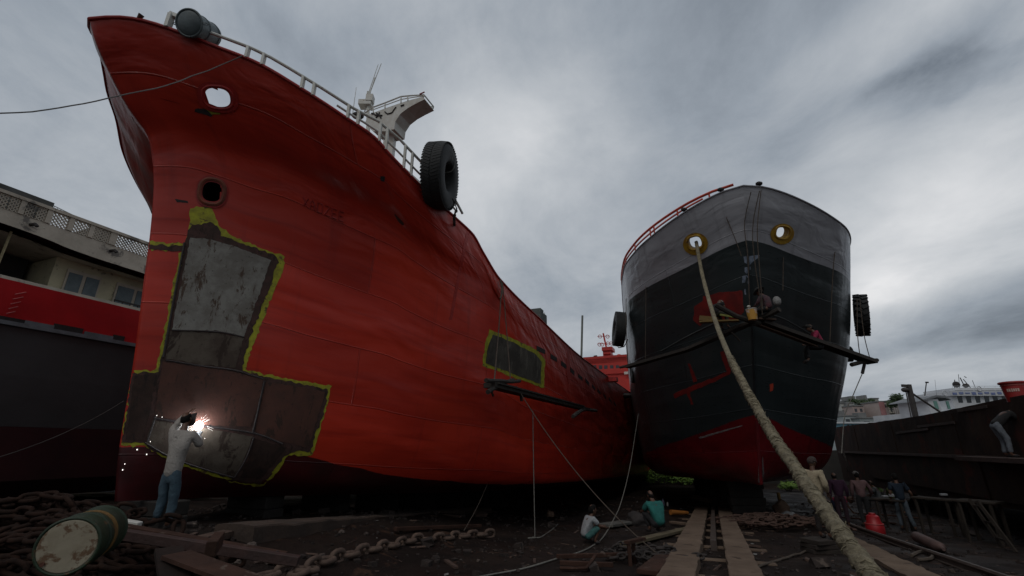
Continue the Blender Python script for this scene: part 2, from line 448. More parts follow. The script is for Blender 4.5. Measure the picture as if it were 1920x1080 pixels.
# ================================================================ SETTING
def ground_mat():
    m, nt, b = nt_new('mud'); N = NT(nt); co = N.n('ShaderNodeTexCoord').outputs['Object']
    a = N.noise(co, 0.7, 6, 0.6); f = N.noise(co, 5, 8, 0.7); g = N.noise(co, 26, 6, 0.7)
    c = N.mix(N.ramp(a, 0.4, 0.62), (0.013, 0.0082, 0.0066), (0.026, 0.0165, 0.0125))
    c = N.mix(N.math('MULTIPLY', N.ramp(f, 0.52, 0.62), 0.6), c, (0.009, 0.0055, 0.0045))
    c = N.mix(N.math('MULTIPLY', N.ramp(g, 0.64, 0.70), 0.6), c, (0.08, 0.06, 0.05))
    c = N.mix(N.math('MULTIPLY', N.ramp(N.noise(co, 1.6, 6, 0.6, (1, 1, 1), 0.4, (3, 3, 3)), 0.60, 0.66), 0.6), c, (0.085, 0.045, 0.028))
    N.l(c, b.inputs['Base Color'])
    wet = N.ramp(N.noise(co, 0.9, 4, 0.5, (1, 1, 1), 0, (9, 1, 0)), 0.42, 0.62)
    N.l(N.math('ADD', N.math('MULTIPLY', wet, 0.35), 0.6), b.inputs['Roughness'])
    b.inputs['Specular IOR Level'].default_value = 0.18
    b1 = N.bump(f, 0.05); b2 = N.bump(g, 0.02, 1.0, b1); N.l(b2, b.inputs['Normal'])
    return m
bm = bmesh.new()
xs = steps(-120, 140, 0.17, 9.0); ys = steps(-40, 62, 0.17, 6.0)
gv = {}
for i, x in enumerate(xs):
    for j, y in enumerate(ys):
        gv[i, j] = bm.verts.new((x, y, gfine(x, y)))
for i in range(len(xs) - 1):
    for j in range(len(ys) - 1):
        bm.faces.new((gv[i, j], gv[i + 1, j], gv[i + 1, j + 1], gv[i, j + 1]))
me = bpy.data.meshes.new('ground'); bm.to_mesh(me); bm.free()
me.polygons.foreach_set('use_smooth', [True] * len(me.polygons)); me.materials.append(ground_mat())
ground = bpy.data.objects.new('ground', me); COL.objects.link(ground); tag(ground, kind='structure')
def water_mat():
    m, nt, b = nt_new('river_water'); N = NT(nt); co = N.n('ShaderNodeTexCoord').outputs['Object']
    b.inputs['Base Color'].default_value = (0.05, 0.055, 0.045, 1); b.inputs['Roughness'].default_value = 0.12
    N.l(N.bump(N.noise(co, 0.8, 5, 0.6, (1, 0.5, 1)), 0.12), b.inputs['Normal']); return m
w = MB(); w.box((0, 900, -3.6), (3000, 1700, 2.0)); w = w.build('river', water_mat()); tag(w, kind='structure')
w = MB()
for k in range(30):
    x = -700 + k * 60; w.box((x, 262 + 8 * math.sin(k * 1.7), -1.5), (61, 60, 3.0 + (k * 37 % 10) * .12))
tag(w.build('far_bank', mat('bank_earth', (0.10, 0.10, 0.08), (0.06, 0.07, 0.045), 0.05)), kind='structure')

# ================================================================ HULLS
def make_hull(name, root, fr, stem, keel, top, wl, table, scols, length, m, bootf, bandw, holes, rows=100, asym=0.0):
    """fr(a, c, z) -> world; stem(z) gives a of the stem; table gives half breadth by level and distance aft"""
    st0, st1 = keel(0), top(0)
    def half(s, w):
        vals = [tab(scols, r, s) for r in table]
        return tab(wl, vals, w)
    def pt(s, w, side):
        z0 = lerp(st0, st1, w); a = stem(z0) + s
        z = lerp(keel(s), top(s), w)
        return fr(a, side * half(s, w) * (1 + (asym * sstep(s / 3) if side > 0 else 0)), z)
    ss = [0.0]
    while ss[-1] < length:
        d = ss[-1]; ss.append(d + (0.05 if d < 0.4 else 0.09 if d < 9 else 0.3 if d < 20 else 1.5))
    ws = [0.0] + [((k / rows) ** 1.0) for k in range(1, rows + 1)]
    ws = sorted(set([0.0, 0.003, 0.008, 0.015, 0.025, 0.04, 0.06, 0.08] + [q for q in ws if q > 0.09]))
    bm = bmesh.new(); uvl = bm.loops.layers.uv.new('UVMap')
    lb = bm.verts.layers.float.new('boot'); ln = bm.verts.layers.float.new('band')
    lh = bm.verts.layers.float.new('height'); la = bm.verts.layers.float.new('along')
    V = {}; uvc = {}
    for side in (1, -1):
        for i, s in enumerate(ss):
            arc = 0; prev = None
            for j, wv in enumerate(ws):
                if i == 0 and side == -1: V[side, i, j] = V[1, i, j]; continue
                p = pt(s, wv, side)
                v = bm.verts.new(p); V[side, i, j] = v
                a = stem(lerp(st0, st1, wv)) + s
                v[lb] = p.z - bootf(a); v[ln] = (wv - bandw(s)) * (st1 - st0); v[lh] = wv; v[la] = s
        for i in range(len(ss) - 1):
            for j in range(len(ws) - 1):
                q = [(i, j), (i + 1, j), (i + 1, j + 1), (i, j + 1)]
                if side == -1: q = q[::-1]
                vs = [V[side, a, b] for a, b in q]
                f = bm.faces.new(vs)
                for l, (a, b) in zip(f.loops, q):
                    l[uvl].uv = (ss[a] + (200 if side < 0 else 0), lerp(keel(0), top(0), ws[b]) )
    bm.normal_update(); bvh = BVHTree.FromBMesh(bm)
    cuts = []
    for (px, py, rx, ry) in holes:
        h = bvh.ray_cast(EYE, ray(px, py).normalized())
        if h[0] is None: continue
        n = h[1] if h[1].dot(EYE - h[0]) > 0 else -h[1]
        ux = Vector((0, 0, 1)).cross(n).normalized(); uz = n.cross(ux)
        cuts.append((h[0], n, ux, uz, rx, ry))
    kill = []
    for f in bm.faces:
        c = f.calc_center_median()
        for (p, n, ux, uz, rx, ry) in cuts:
            d = c - p
            if d.length < 1.2 and (abs(d.dot(ux)) / rx) ** 2.6 + (abs(d.dot(uz)) / ry) ** 2.6 < 1 and abs(d.dot(n)) < .5: kill.append(f)
    # transom
    for j in range(len(ws) - 1):
        n_ = len(ss) - 1
        bm.faces.new([V[1, n_, j], V[-1, n_, j], V[-1, n_, j + 1], V[1, n_, j + 1]])
    bmesh.ops.delete(bm, geom=list(set(kill)), context='FACES')
    bmesh.ops.recalc_face_normals(bm, faces=bm.faces[:])
    org = ORG[root.name]
    bmesh.ops.translate(bm, verts=bm.verts[:], vec=-org)
    me = bpy.data.meshes.new('hull'); bm.to_mesh(me); bm.free()
    me.polygons.foreach_set('use_smooth', [True] * len(me.polygons)); me.materials.append(m)
    o = bpy.data.objects.new('hull', me); COL.objects.link(o); o.parent = root; ORG[o.name] = org
    return dict(pt=pt, bvh=bvh, cuts=cuts, hull=o, fr=fr, stem=stem, keel=keel, top=top, root=root, half=half)
def deck(H, drop, length, m, s0=0.35):
    mb = MB(); prev = None; s = s0
    st0, st1 = H['keel'](0), H['top'](0)
    rows_ = []
    while s < length:
        wv = (H['top'](s) - drop - H['keel'](s)) / (H['top'](s) - H['keel'](s))
        a, b = H['pt'](s, wv, 1), H['pt'](s, wv, -1)
        c = (a + b) / 2; a = c + (a - c) * 0.985; b = c + (b - c) * 0.985
        rows_.append((mb.bm.verts.new(a), mb.bm.verts.new((a + b) / 2 + Vector((0, 0, 0.06))), mb.bm.verts.new(b)))
        s += 0.3 if s < 8 else 1.5
    for p, q in zip(rows_, rows_[1:]):
        mb.bm.faces.new((p[0], q[0], q[1], p[1])); mb.bm.faces.new((p[1], q[1], q[2], p[2]))
    return mb.build('deck', m, H['root'])
def cap(H, side, s0, s1, r, m, name='cap_rail', step=0.12):
    pts = []; s = s0
    while s <= s1:
        pts.append(H['pt'](s, 1.0, side)); s += step if s < 12 else 1.5
    return MB().tube(pts, r, 8).build(name, m, H['root'], smooth=True)
def jag(poly, amp, seed, step=5.0, out_=0.0):
    if out_:
        ar = sum(a[0] * b[1] - b[0] * a[1] for a, b in zip(poly, poly[1:] + poly[:1])); sg = 1 if ar > 0 else -1; q = []
        for i in range(len(poly)):
            a, b, c = Vector(poly[i - 1]), Vector(poly[i]), Vector(poly[(i + 1) % len(poly)])
            n = (Vector(((b - a).y, -(b - a).x)).normalized() + Vector(((c - b).y, -(c - b).x)).normalized())
            n = n.normalized() if n.length > .2 else n
            q.append(tuple(b + n * sg * out_))
        poly = q
    out = []; rnd = random.Random(seed); n = len(poly)
    for i in range(n):
        a, b = Vector(poly[i]), Vector(poly[(i + 1) % n]); L = (b - a).length; k = max(1, int(L / step))
        nn = Vector((-(b - a).y, (b - a).x)).normalized()
        for j in range(k):
            p = a.lerp(b, j / k)
            t = noise.noise(Vector((p.x * 0.11, p.y * 0.11, seed))) * amp + (rnd.random() - .5) * amp * .7
            out.append(p + nn * t)
    return out
def patch(H, poly, off, m, name, parent, grid=14.0, amp=0.0, seed=1, thick=0.006, label=None, out_=0.0):
    """plate or paint lying on the shell, following its curvature"""
    if isinstance(poly[0], tuple): poly = jag(poly, amp, seed, 5.0 if amp else 12.0, out_)
    poly = [Vector(p) for p in poly]
    x0, x1 = min(p.x for p in poly), max(p.x for p in poly); y0, y1 = min(p.y for p in poly), max(p.y for p in poly)
    pts = list(poly)
    def inside(x, y):
        c = False; j = len(poly) - 1
        for i in range(len(poly)):
            a, b = poly[i], poly[j]
            if (a.y > y) != (b.y > y) and x < (b.x - a.x) * (y - a.y) / (b.y - a.y) + a.x: c = not c
            j = i
        return c
    y = y0 + grid / 2
    while y < y1:
        x = x0 + grid / 2
        while x < x1:
            if inside(x, y): pts.append(Vector((x, y)))
            x += grid
        y += grid
    n = len(poly)
    r = delaunay_2d_cdt(pts, [(i, (i + 1) % n) for i in range(n)], [list(range(n))], 1, 1e-4)
    bm = bmesh.new(); vs = []; bad = set()
    for i, p in enumerate(r[0]):
        h = H['bvh'].ray_cast(EYE, ray(p.x, p.y).normalized())
        if h[0] is None: bad.add(i); vs.append(None); continue
        nn = h[1] if h[1].dot(EYE - h[0]) > 0 else -h[1]
        vs.append(bm.verts.new(h[0] + nn * off))
    for f in r[2]:
        if any(k in bad for k in f): continue
        try: bm.faces.new([vs[k] for k in f])
        except ValueError: pass
    # skirt back to the shell
    be = [e for e in bm.edges if len(e.link_faces) == 1]
    if be:
        ex = bmesh.ops.extrude_edge_only(bm, edges=be)
        nv = [v for v in ex['geom'] if isinstance(v, bmesh.types.BMVert)]
        for v in nv:
            h = H['bvh'].find_nearest(v.co)
            v.co = h[0]
    mb = MB(); mb.bm = bm
    return mb.build(name, m, parent, smooth=True, label=label)
def ringshape(H, k, m, name, parent, R=1.0, tube=0.05, flat=None, depth=0.0, mdark=None):
    p, n, ux, uz, rx, ry = H['cuts'][k]
    pts = []
    for i in range(36):
        t = 2 * math.pi * i / 36; c, s_ = math.cos(t), math.sin(t)
        q = p + ux * rx * R * math.copysign(abs(c) ** 0.77, c) + uz * ry * R * math.copysign(abs(s_) ** 0.77, s_)
        h = H['bvh'].find_nearest(q)[0]
        pts.append(h)
    mb = MB(); mb.loop(pts, tube, 8)
    return mb, pts, (p, n, ux, uz, rx, ry)

# ---------------- red ship
VC = -9.7
K1 = 9.7 / 9.5
_sz = [(.62, 5.39), (1.4, 5.26), (2.95, 5.11), (4.53, 4.91), (5.27, 4.82), (5.8, 4.74), (6.39, 4.63), (6.86, 4.49), (7.33, 4.27), (7.65, 3.86), (8.17, 3.38), (8.54, 3.10), (8.87, 2.93)]
SZ = [1.5 + (z - 1.5) * K1 for z, u in _sz]; SU = [u * K1 for z, u in _sz]
def stem1(z): return tab(SZ, SU, z)
def keel1(s): return SZ[0] - 0.045 * s if s < 40 else SZ[0] - 1.8
def top1(s): return tab([0, .45, .89, 1.2, 1.7, 2.3, 3.0, 3.65, 3.9, 5.0, 6.1, 6.9, 7.5, 8.5, 11.8, 18.7, 35, 60], [SZ[-1], 9.18, 9.06, 8.93, 8.79, 8.43, 8.1, 7.82, 7.62, 7.15, 6.98, 6.88, 6.55, 6.12, 5.8, 5.42, 5.35, 5.4], s)
SC1 = [0, .15, .45, .85, 1.2, 1.7, 2.3, 3.0, 3.9, 5.0, 6.5, 9.0, 14, 60]
WL1 = [0, .05, .25, .5, .75, 1.0]
T1 = [[0, .01, .03, .08, .13, .25, .45, .8, 1.3, 1.9, 2.6, 3.4, 3.8, 3.9],
      [0, .07, .18, .35, .52, .80, 1.2, 1.7, 2.35, 3.0, 3.7, 4.35, 4.6, 4.6],
      [0, .13, .32, .58, .82, 1.2, 1.7, 2.3, 3.0, 3.6, 4.2, 4.6, 4.7, 4.7],
      [0, .15, .38, .70, 1.0, 1.45, 2.0, 2.6, 3.3, 3.9, 4.4, 4.65, 4.7, 4.7],
      [0, .20, .50, .90, 1.27, 1.8, 2.4, 3.0, 3.65, 4.15, 4.5, 4.68, 4.7, 4.7],
      [0, .32, .68, 1.2, 1.65, 2.2, 2.85, 3.4, 3.95, 4.3, 4.5, 4.66, 4.7, 4.7]]
def fr1(a, c, z): return W(a, VC + c, z)
def boot1(a): return tab([3, 5.5, 6.6, 7.6, 8.6, 10, 13, 18.5, 25, 36, 60], [1.55, 1.50, 1.42, 1.40, 1.14, .82, .50, .22, .0, -.3, -.5], a)
M_RED = hull_mat('red_hull_paint', 'red')
red_ship = thing('cargo_ship', W(30, VC, gz(30, VC)), 'huge red ship hauled ashore with bare steel plates welded into its bow', 'ship')
H1 = make_hull('hull', red_ship, fr1, stem1, keel1, top1, WL1, T1, SC1, 50, M_RED, boot1, lambda s: 2.0,
               [(409, 183, .27, .20), (398, 360, .20, .24), (225, 262, .30, .20)], rows=95)
M_STEEL_DARK = mat('dark_oxide_steel', (0.035, 0.028, 0.026), (0.018, 0.015, 0.015), 3, 0.8)
M_DECK = mat('deck_plate', (0.10, 0.03, 0.02), (0.06, 0.03, 0.02), 2, 0.8)
deck(H1, 1.15, 49, M_DECK)
M_REDP = mat('red_trim_paint', (0.42, 0.018, 0.012), (0.26, 0.012, 0.01), 4, 0.5, 0.004)
cap(H1, 1, 0.0, 49, 0.035, M_REDP); cap(H1, -1, 0.0, 49, 0.035, M_REDP)
M_RUSTY = mat('rusted_lip', (0.10, 0.03, 0.015), (0.05, 0.02, 0.012), 9, 0.85, 0.01)
mb, pts, q = ringshape(H1, 0, M_REDP, '', red_ship, 1.06, 0.035)
fl = mb.build('fairlead', M_REDP, red_ship, smooth=True, label='oval fairlead opening high on the bow with sky behind it')
FLQ = q

mb, pts, q = ringshape(H1, 1, M_REDP, '', red_ship, 1.12, 0.05)
hp = mb.build('hawse_pipe', mat('hawse_orange', (0.22, 0.045, 0.02), (0.10, 0.03, 0.015), 6, 0.7), red_ship, smooth=True, label='round hawse pipe with a rusty orange rim')
def flange(H, q, m, parent, R0=.86, R1=1.42, down=0.0, name='flange'):
    bm_ = bmesh.new(); n = 40; A = []; B = []
    for i in range(n):
        t = 2 * math.pi * i / n; c_, s_ = math.cos(t), math.sin(t)
        for lst, R_ in ((A, R0), (B, R1)):
            p = q[0] + q[2] * q[4] * R_ * math.copysign(abs(c_) ** .77, c_) + q[3] * q[5] * R_ * math.copysign(abs(s_) ** .77, s_) - q[3] * (down if R_ > 1.2 else 0)
            h = H['bvh'].find_nearest(p); nn = h[1] if h[1].dot(EYE - h[0]) > 0 else -h[1]
            lst.append(bm_.verts.new(h[0] + nn * .02))
    for i in range(n): bm_.faces.new((A[i], B[i], B[(i + 1) % n], A[(i + 1) % n]))
    m_ = MB(); m_.bm = bm_; return m_.build(name, m, parent, smooth=True)
def pipe(pts, q, r, depth, m, parent, name='pipe_bore', d=None):
    bm = bmesh.new(); n = q[1] if d is None else d
    A = [bm.verts.new(a) for a in pts]; B = [bm.verts.new(q[0] + (a - q[0]) * r - n * depth) for a in pts]
    for i in range(len(A)): bm.faces.new((A[i], A[(i + 1) % len(A)], B[(i + 1) % len(A)], B[i]))
    bm.faces.new(B)
    mb = MB(); mb.bm = bm; return mb.build(name, m, parent, smooth=True)
flange(H1, q, M_REDP, hp); pipe(pts, q, 0.9, 0.9, M_STEEL_DARK, hp)
if len(H1['cuts']) > 2:
  mb, pts, q = ringshape(H1, 2, M_REDP, '', red_ship, 1.06, 0.03)
  mb.build('fairlead', M_REDP, red_ship, smooth=True)
flange(H1, FLQ, M_REDP, fl)
# ---- bared steel of the bow repair
def worn_steel(name, a, b, c, s=4):
    m, nt, bs = nt_new(name); N = NT(nt); co = N.n('ShaderNodeTexCoord').outputs['Object']
    f1 = N.noise(co, s, 8, 0.7); f2 = N.noise(co, s * 2.1, 8, 0.72, (1, 1, 0.35), 0.4, (3, 1, 2)); f3 = N.noise(co, 14, 6, 0.7)
    col = N.mix(N.ramp(f1, 0.42, 0.58), a, b)
    col = N.mix(N.ramp(f2, 0.55, 0.60), col, c)
    col = N.mix(N.math('MULTIPLY', N.ramp(f3, 0.62, 0.66), 0.7), col, (0.03, 0.022, 0.02))
    N.l(col, bs.inputs['Base Color']); bs.inputs['Roughness'].default_value = 0.75; bs.inputs['Metallic'].default_value = 0.05; bs.inputs['Specular IOR Level'].default_value = 0.3
    N.l(N.bump(f3, 0.006), bs.inputs['Normal']); return m
M_YEL = mat('yellow_primer_edge', (0.42, 0.41, 0.02), (0.24, 0.22, 0.018), 7, 0.7, 0.004, c3=(0.10, 0.06, 0.02), s3=5)
M_BRN = worn_steel('primed_brown_steel', (0.050, 0.030, 0.024), (0.080, 0.040, 0.034), (0.035, 0.020, 0.016))
M_GRY = worn_steel('bare_grey_steel', (0.26, 0.25, 0.225), (0.18, 0.165, 0.145), (0.085, 0.055, 0.040), 2.5)
M_GRY2 = worn_steel('weathered_grey_steel', (0.115, 0.092, 0.070), (0.070, 0.050, 0.038), (0.042, 0.027, 0.020), 1.6)
M_PINK = worn_steel('red_oxide_primer', (0.100, 0.042, 0.030), (0.075, 0.036, 0.027), (0.048, 0.027, 0.020), 1.6)
M_DBR = worn_steel('dark_primer_steel', (0.030, 0.017, 0.013), (0.045, 0.024, 0.018), (0.022, 0.014, 0.012))
M_WELD = mat('weld_bead', (0.05, 0.04, 0.038), (0.03, 0.02, 0.02), 20, 0.6, 0.01)
yel = patch(H1, [(358, 392), (380, 388), (397, 391), (401, 405), (413, 427), (440, 446), (482, 463), (533, 482), (528, 510), (500, 580), (472, 650), (460, 692), (490, 702), (620, 724), (613, 760), (586, 852), (570, 854), (540, 852), (528, 872), (508, 897), (490, 912), (450, 906), (395, 890), (345, 873), (300, 853), (272, 836), (228, 834), (246, 697), (292, 694), (303, 652), (324, 540), (337, 477), (345, 470), (280, 468), (281, 453), (345, 458), (356, 430)], 0.004, M_YEL, 'primer_margin', red_ship, 12, 4.0, 3, out_=1.0, label='irregular yellow painted margin around the bow repair')
brn = patch(H1, [(362, 424), (388, 420), (408, 425), (412, 444), (470, 466), (515, 480), (519, 492), (490, 570), (462, 645), (452, 697), (490, 708), (613, 732), (606, 765), (580, 843), (540, 845), (522, 866), (503, 891), (487, 905), (440, 896), (385, 880), (340, 863), (292, 845), (275, 829), (233, 827), (250, 702), (297, 699), (310, 655), (330, 560), (346, 470), (282, 465), (282, 461), (347, 463), (354, 440)], 0.009, M_BRN, 'repair_plate', red_ship, 12, 4, 5, out_=3.2, label='dark brown primed steel filling the bow repair')
def plate(poly, m, off=0.014, amp=2.0, seed=9, label=None, parent=red_ship):
    return patch(H1, poly, off, m, 'steel_plate', parent, 12, amp, seed, label=label)
plate([(357, 447), (385, 447), (440, 462), (508, 488), (478, 575), (458, 630), (408, 620), (322, 618), (340, 530)], M_GRY, label='upper pale grey bare steel plate')
plate([(320, 621), (405, 624), (457, 634), (441, 690), (380, 684), (311, 672)], M_GRY2, seed=12, label='small grey plate below the tall pale one')
plate([(305, 678), (375, 688), (440, 697), (493, 712), (484, 760), (470, 800), (380, 796), (290, 780)], M_PINK, seed=14)
plate([(499, 716), (555, 724), (609, 735), (600, 770), (578, 839), (520, 826), (478, 808), (488, 760)], M_PINK, seed=16)
plate([(286, 787), (330, 795), (400, 806), (474, 818), (458, 860), (440, 893), (385, 878), (320, 855), (274, 830)], M_GRY2, seed=18, label='lowest grey plate, where the welder works')
plate([(478, 822), (538, 838), (516, 866), (488, 898), (450, 894), (466, 860)], M_DBR, seed=20)
plate([(252, 704), (294, 702), (286, 750), (268, 826), (236, 824)], M_DBR, seed=22)
def bead(pts, w=2.2, m=M_WELD):
    out = []
    for x, y in [tuple(p) for p in pts]:
        h = H1['bvh'].ray_cast(EYE, ray(x, y).normalized()); n = h[1] if h[1].dot(EYE - h[0]) > 0 else -h[1]
        out.append(h[0] + n * 0.015)
    return MB().tube(dense(out, 0.08), w / FPX * 5.5, 6).build('weld_seam', m, red_ship, smooth=True)
bead([(322, 619), (408, 622), (458, 632)]); bead([(311, 675), (380, 686), (441, 694), (493, 710)]); bead([(496, 714), (486, 760), (474, 812)], 3)
bead([(288, 784), (380, 798), (476, 812), (530, 832)], 3); bead([(476, 820), (462, 858), (441, 893)], 3); bead([(272, 830), (320, 857), (385, 880), (440, 895)], 2.5)
bead([(292, 780), (276, 828)], 2.5); bead([(346, 455), (326, 560), (306, 670)], 3)
# second patch, amidships
patch(H1, [(917, 618), (960, 634), (1006, 656), (1023, 674), (1020, 728), (965, 708), (904, 686), (909, 650)], 0.004, M_YEL, 'primer_margin', red_ship, 10, 2.5, 31, label='yellow margin of the midships repair')
patch(H1, [(924, 627), (962, 642), (1002, 663), (1016, 679), (1013, 720), (965, 702), (911, 681), (915, 650)], 0.010, worn_steel('plank_grey_steel', (0.085, 0.075, 0.06), (0.05, 0.042, 0.035), (0.13, 0.115, 0.095), 2), 'steel_plate', red_ship, 10, 1.5, 33, label='weathered grey plate amidships')
# freeing ports
for k, (x, y, w_, h_) in enumerate([(1014, 656, 8, 5), (1038, 671, 6, 5), (1057, 684, 5, 5), (1073, 696, 4, 5), (1088, 707, 4, 4), (1101, 716, 3.5, 4), (1113, 726, 3, 3.5), (1123, 734, 3, 3.5), (1134, 743, 2.5, 3), (1144, 750, 2.5, 3), (1153, 757, 2, 3)]):
    patch(H1, [(x - w_, y - h_ - 3), (x + w_, y - h_ + 5), (x + w_, y + h_ + 3), (x - w_, y + h_ - 4)], 0.006, M_STEEL_DARK, 'freeing_port', red_ship, 6)
patch(H1, [(722 / 2 + 5, 412 / 2 - 1), (388, 203), (400, 214), (396, 219), (384, 214), (366, 210)], 0.006, M_STEEL_DARK, 'rust_hole', red_ship, 5, 1.5, 4)
patch(H1, [(384, 203), (404, 206), (414, 214), (398, 214)], 0.007, M_YEL, 'primer_dab', red_ship, 5, 1.5, 4)
patch(H1, [(328, 373), (352, 377), (353, 381), (332, 379)], 0.005, M_STEEL_DARK, 'rust_hole', red_ship, 5, 1, 4)
patch(H1, [(713, 330), (722, 331), (721, 340), (713, 339)], 0.005, M_STEEL_DARK, 'rust_hole', red_ship, 4, 1, 8)
patch(H1, [(874, 436), (880, 437), (862, 520), (848, 600), (842, 600), (858, 515)], 0.004, mat('old_stain', (0.34, 0.018, 0.010), (0.42, 0.022, 0.012), 3, 0.5), 'stain', red_ship, 6, 1, 8)
patch(H1, [(1063, 648), (1067, 650), (1069, 700), (1066, 720), (1062, 700)], 0.004, _M['old_stain'], 'stain', red_ship, 6, 1, 8)
# raised welded name, painted over
def strokes(H, segs, r, m, name, parent, org_px, dx, dy, sx, sy):
    mb = MB()
    for seg in segs:
        p = []
        for (a, b) in seg:
            x = org_px[0] + dx[0] * a * sx + dy[0] * b * sy; y = org_px[1] + dx[1] * a * sx + dy[1] * b * sy
            h = H['bvh'].ray_cast(EYE, ray(x, y).normalized()); n = h[1] if h[1].dot(EYE - h[0]) > 0 else -h[1]
            p.append(h[0] + n * 0.01)
        mb.tube(p, r, 5)
    return mb.build(name, m, parent)
L_ = {'X': [[(0, 0), (.7, 1)], [(.7, 0), (0, 1)]], '@': [[(0, 0), (0, .7), (.3, 1), (.6, .7), (.6, 0)], [(0, .4), (.6, .4)]], 'O': [[(0, 0), (0, 1), (.65, 1), (.65, 0), (0, 0)]],
      '7': [[(0, 1), (.7, 1), (.3, 0)]], 'Z': [[(0, 1), (.7, 1), (0, 0), (.7, 0)]], 'E': [[(.65, 0), (0, 0), (0, 1), (.65, 1)], [(0, .5), (.5, .5)]], '2': [[(0, .9), (.6, 1), (.6, .5), (0, 0), (.7, 0)]]}
seg = []
for i, ch in enumerate('X@OZEE'):
    for s_ in L_[ch]: seg.append([(a + i * 1.0, b) for a, b in s_])
strokes(H1, seg, 0.013, M_REDP, 'raised_lettering', red_ship, (568, 386), (0.93, 0.36), (0.05, -1), 14.5, 17)
# ---- rails on the forecastle
M_WHITE = mat('old_white_paint', (0.62, 0.62, 0.58), (0.50, 0.48, 0.42), 5, 0.55, 0.004, c3=(0.22, 0.13, 0.08), s3=6, t3=0.64)
def rail_pts(H, side, s0, s1, hf, step=0.25, inb=0.0):
    out = []; s = s0
    while s <= s1 + 1e-6:
        out.append(H['pt'](s, 1.0, side) + Vector((0, 0, hf(s)))); s += step
    return out
hf1 = lambda s: tab([0.9, 1.6, 3.2, 4.2, 5.6, 6.6], [.26, .28, .34, .62, .62, .2], s)
mb = MB(); mb.tube(rail_pts(H1, 1, .9, 6.4, hf1), 0.032, 8)
mb.tube(rail_pts(H1, 1, 2.9, 6.2, lambda s: hf1(s) * .45), 0.024, 6)
railing = mb.build('railing', M_WHITE, red_ship, smooth=True)
for s in (1.62, 1.82, 2.35, 2.52, 3.1, 3.28, 3.7, 3.85, 4.3, 4.5, 5.0, 5.25, 5.6):
    a = H1['pt'](s, 1.0, 1); MB().beam(a, a + Vector((0, 0, hf1(s))), .05, .09).build('post', M_WHITE, railing)
# chock frame beside the searchlight
a = H1['pt'](.85, 1, 1)
mb = MB()
for k in (0.72, 1.02):
    a = H1['pt'](k, 1, 1); mb.beam(a, a + Vector((0, 0, .34)), .07, .12)
mb.beam(H1['pt'](.70, 1, 1) + Vector((0, 0, .34)), H1['pt'](1.04, 1, 1) + Vector((0, 0, .32)), .09, .08)
mb.build('chock', M_WHITE, red_ship)
# grey searchlight
M_GLIGHT = mat('grey_lamp_housing', (0.13, 0.16, 0.165), (0.08, 0.10, 0.105), 5, 0.5, 0.003, c3=(0.2, 0.19, 0.17), s3=4, t3=.64)
c0 = H1['pt'](.86, 1, 1)
D0 = (c0 - EYE).length
fr_ = EYE + ray(350, 40).normalized() * (D0 - .20); re_ = EYE + ray(388, 64).normalized() * (D0 + .26)
ax = (fr_ - re_).normalized(); c = (fr_ + re_) / 2
sl = MB(); L = 0.52; R = 0.245
sl.tube([c - ax * L * .75, c - ax * L * .72, c + ax * L * .42], [R * .9, R, R], 28)
sl.torus(c + ax * L * .42, ax, R + .005, .022, 28, 8); sl.torus(c - ax * L * .05, ax, R + .002, .012, 28, 6); sl.torus(c - ax * L * .6, ax, R + .002, .012, 28, 6)
lamp = sl.build('searchlight', M_GLIGHT, red_ship, smooth=True, label='grey drum shaped searchlight standing on the bulwark')
MB().tube([c + ax * (L * .42), c + ax * (L * .42 + .03)], [R * .97, R * .80], 28).build('lens_cover', M_GLIGHT, lamp, smooth=True)
s1_ = ax.cross(Vector((0, 0, 1))).normalized()
up_ = s1_.cross(ax)
for sg in (1, -1):
    cc = c + ax * L * .35 + s1_ * sg * (R + .04)
    MB().loop([cc + ax * .05 * math.cos(q) + s1_ * .05 * math.sin(q) for q in [k * math.pi / 6 for k in range(12)]], .009, 6).build('handle', M_GLIGHT, lamp, smooth=True)
MB().cyl(re_ - Vector((0, 0, R * .8)), re_ - Vector((0, 0, R + .35)), .05, .06).build('pedestal', M_GLIGHT, lamp)
# small fitting near stem head
a = H1['pt'](.42, 1, 1); MB().cyl(a + Vector((0, 0, .02)), a + Vector((0.05, -.02, .10)), .035, .05).build('roller', M_RUSTY, red_ship, smooth=True)
# ---- bridge wing, wheelhouse, masts
UW = 8.6
def pw(x, y, u=UW): return PU(x, y, u)
ext = W(0.5, 0, 0)
arc = [(739, 242), (741, 228), (750, 214), (764, 203), (780, 194), (796, 186)]
top = [(793, 181), (760, 190), (725, 202), (690, 215), (684, 232), (700, 246), (722, 246)]
mb = MB(); mb.prism([pw(*p) for p in arc + top], ext)
wing = mb.build('bridge_wing', M_WHITE, red_ship)
mb = MB()
trail = [pw(x, y) for x, y in [(684, 212), (700, 201), (722, 193), (752, 181), (775, 179), (795, 178)]]
mb.tube(trail, .022, 6); mb.tube([p + ext for p in trail], .022, 6); mb.tube([trail[-1], trail[-1] + ext], .022, 6)
mb.tube([p.lerp(pw(*q), .5) for p, q in zip(trail[1:], [(690, 214), (725, 201), (752, 192), (775, 186), (793, 182)])], .014, 6)
wr = mb.build('wing_railing', M_WHITE, wing, smooth=True)
for q, p in zip([(700, 211), (722, 203), (752, 193), (765, 189), (794, 182)], [(700, 201), (722, 193), (752, 181), (764, 180), (795, 178)]):
    MB().tube([pw(*q), pw(*p)], .02, 6).build('wing_post', M_WHITE, wing, smooth=True); MB().tube([pw(*q) + ext, pw(*p) + ext], .02, 6).build('wing_post', M_WHITE, wing, smooth=True)
MB().tube([pw(788, 178) - W(.03, 0, 0), pw(797, 174) - W(.03, 0, 0)], .02, 6).build('lamp_bracket', M_REDP, wing)
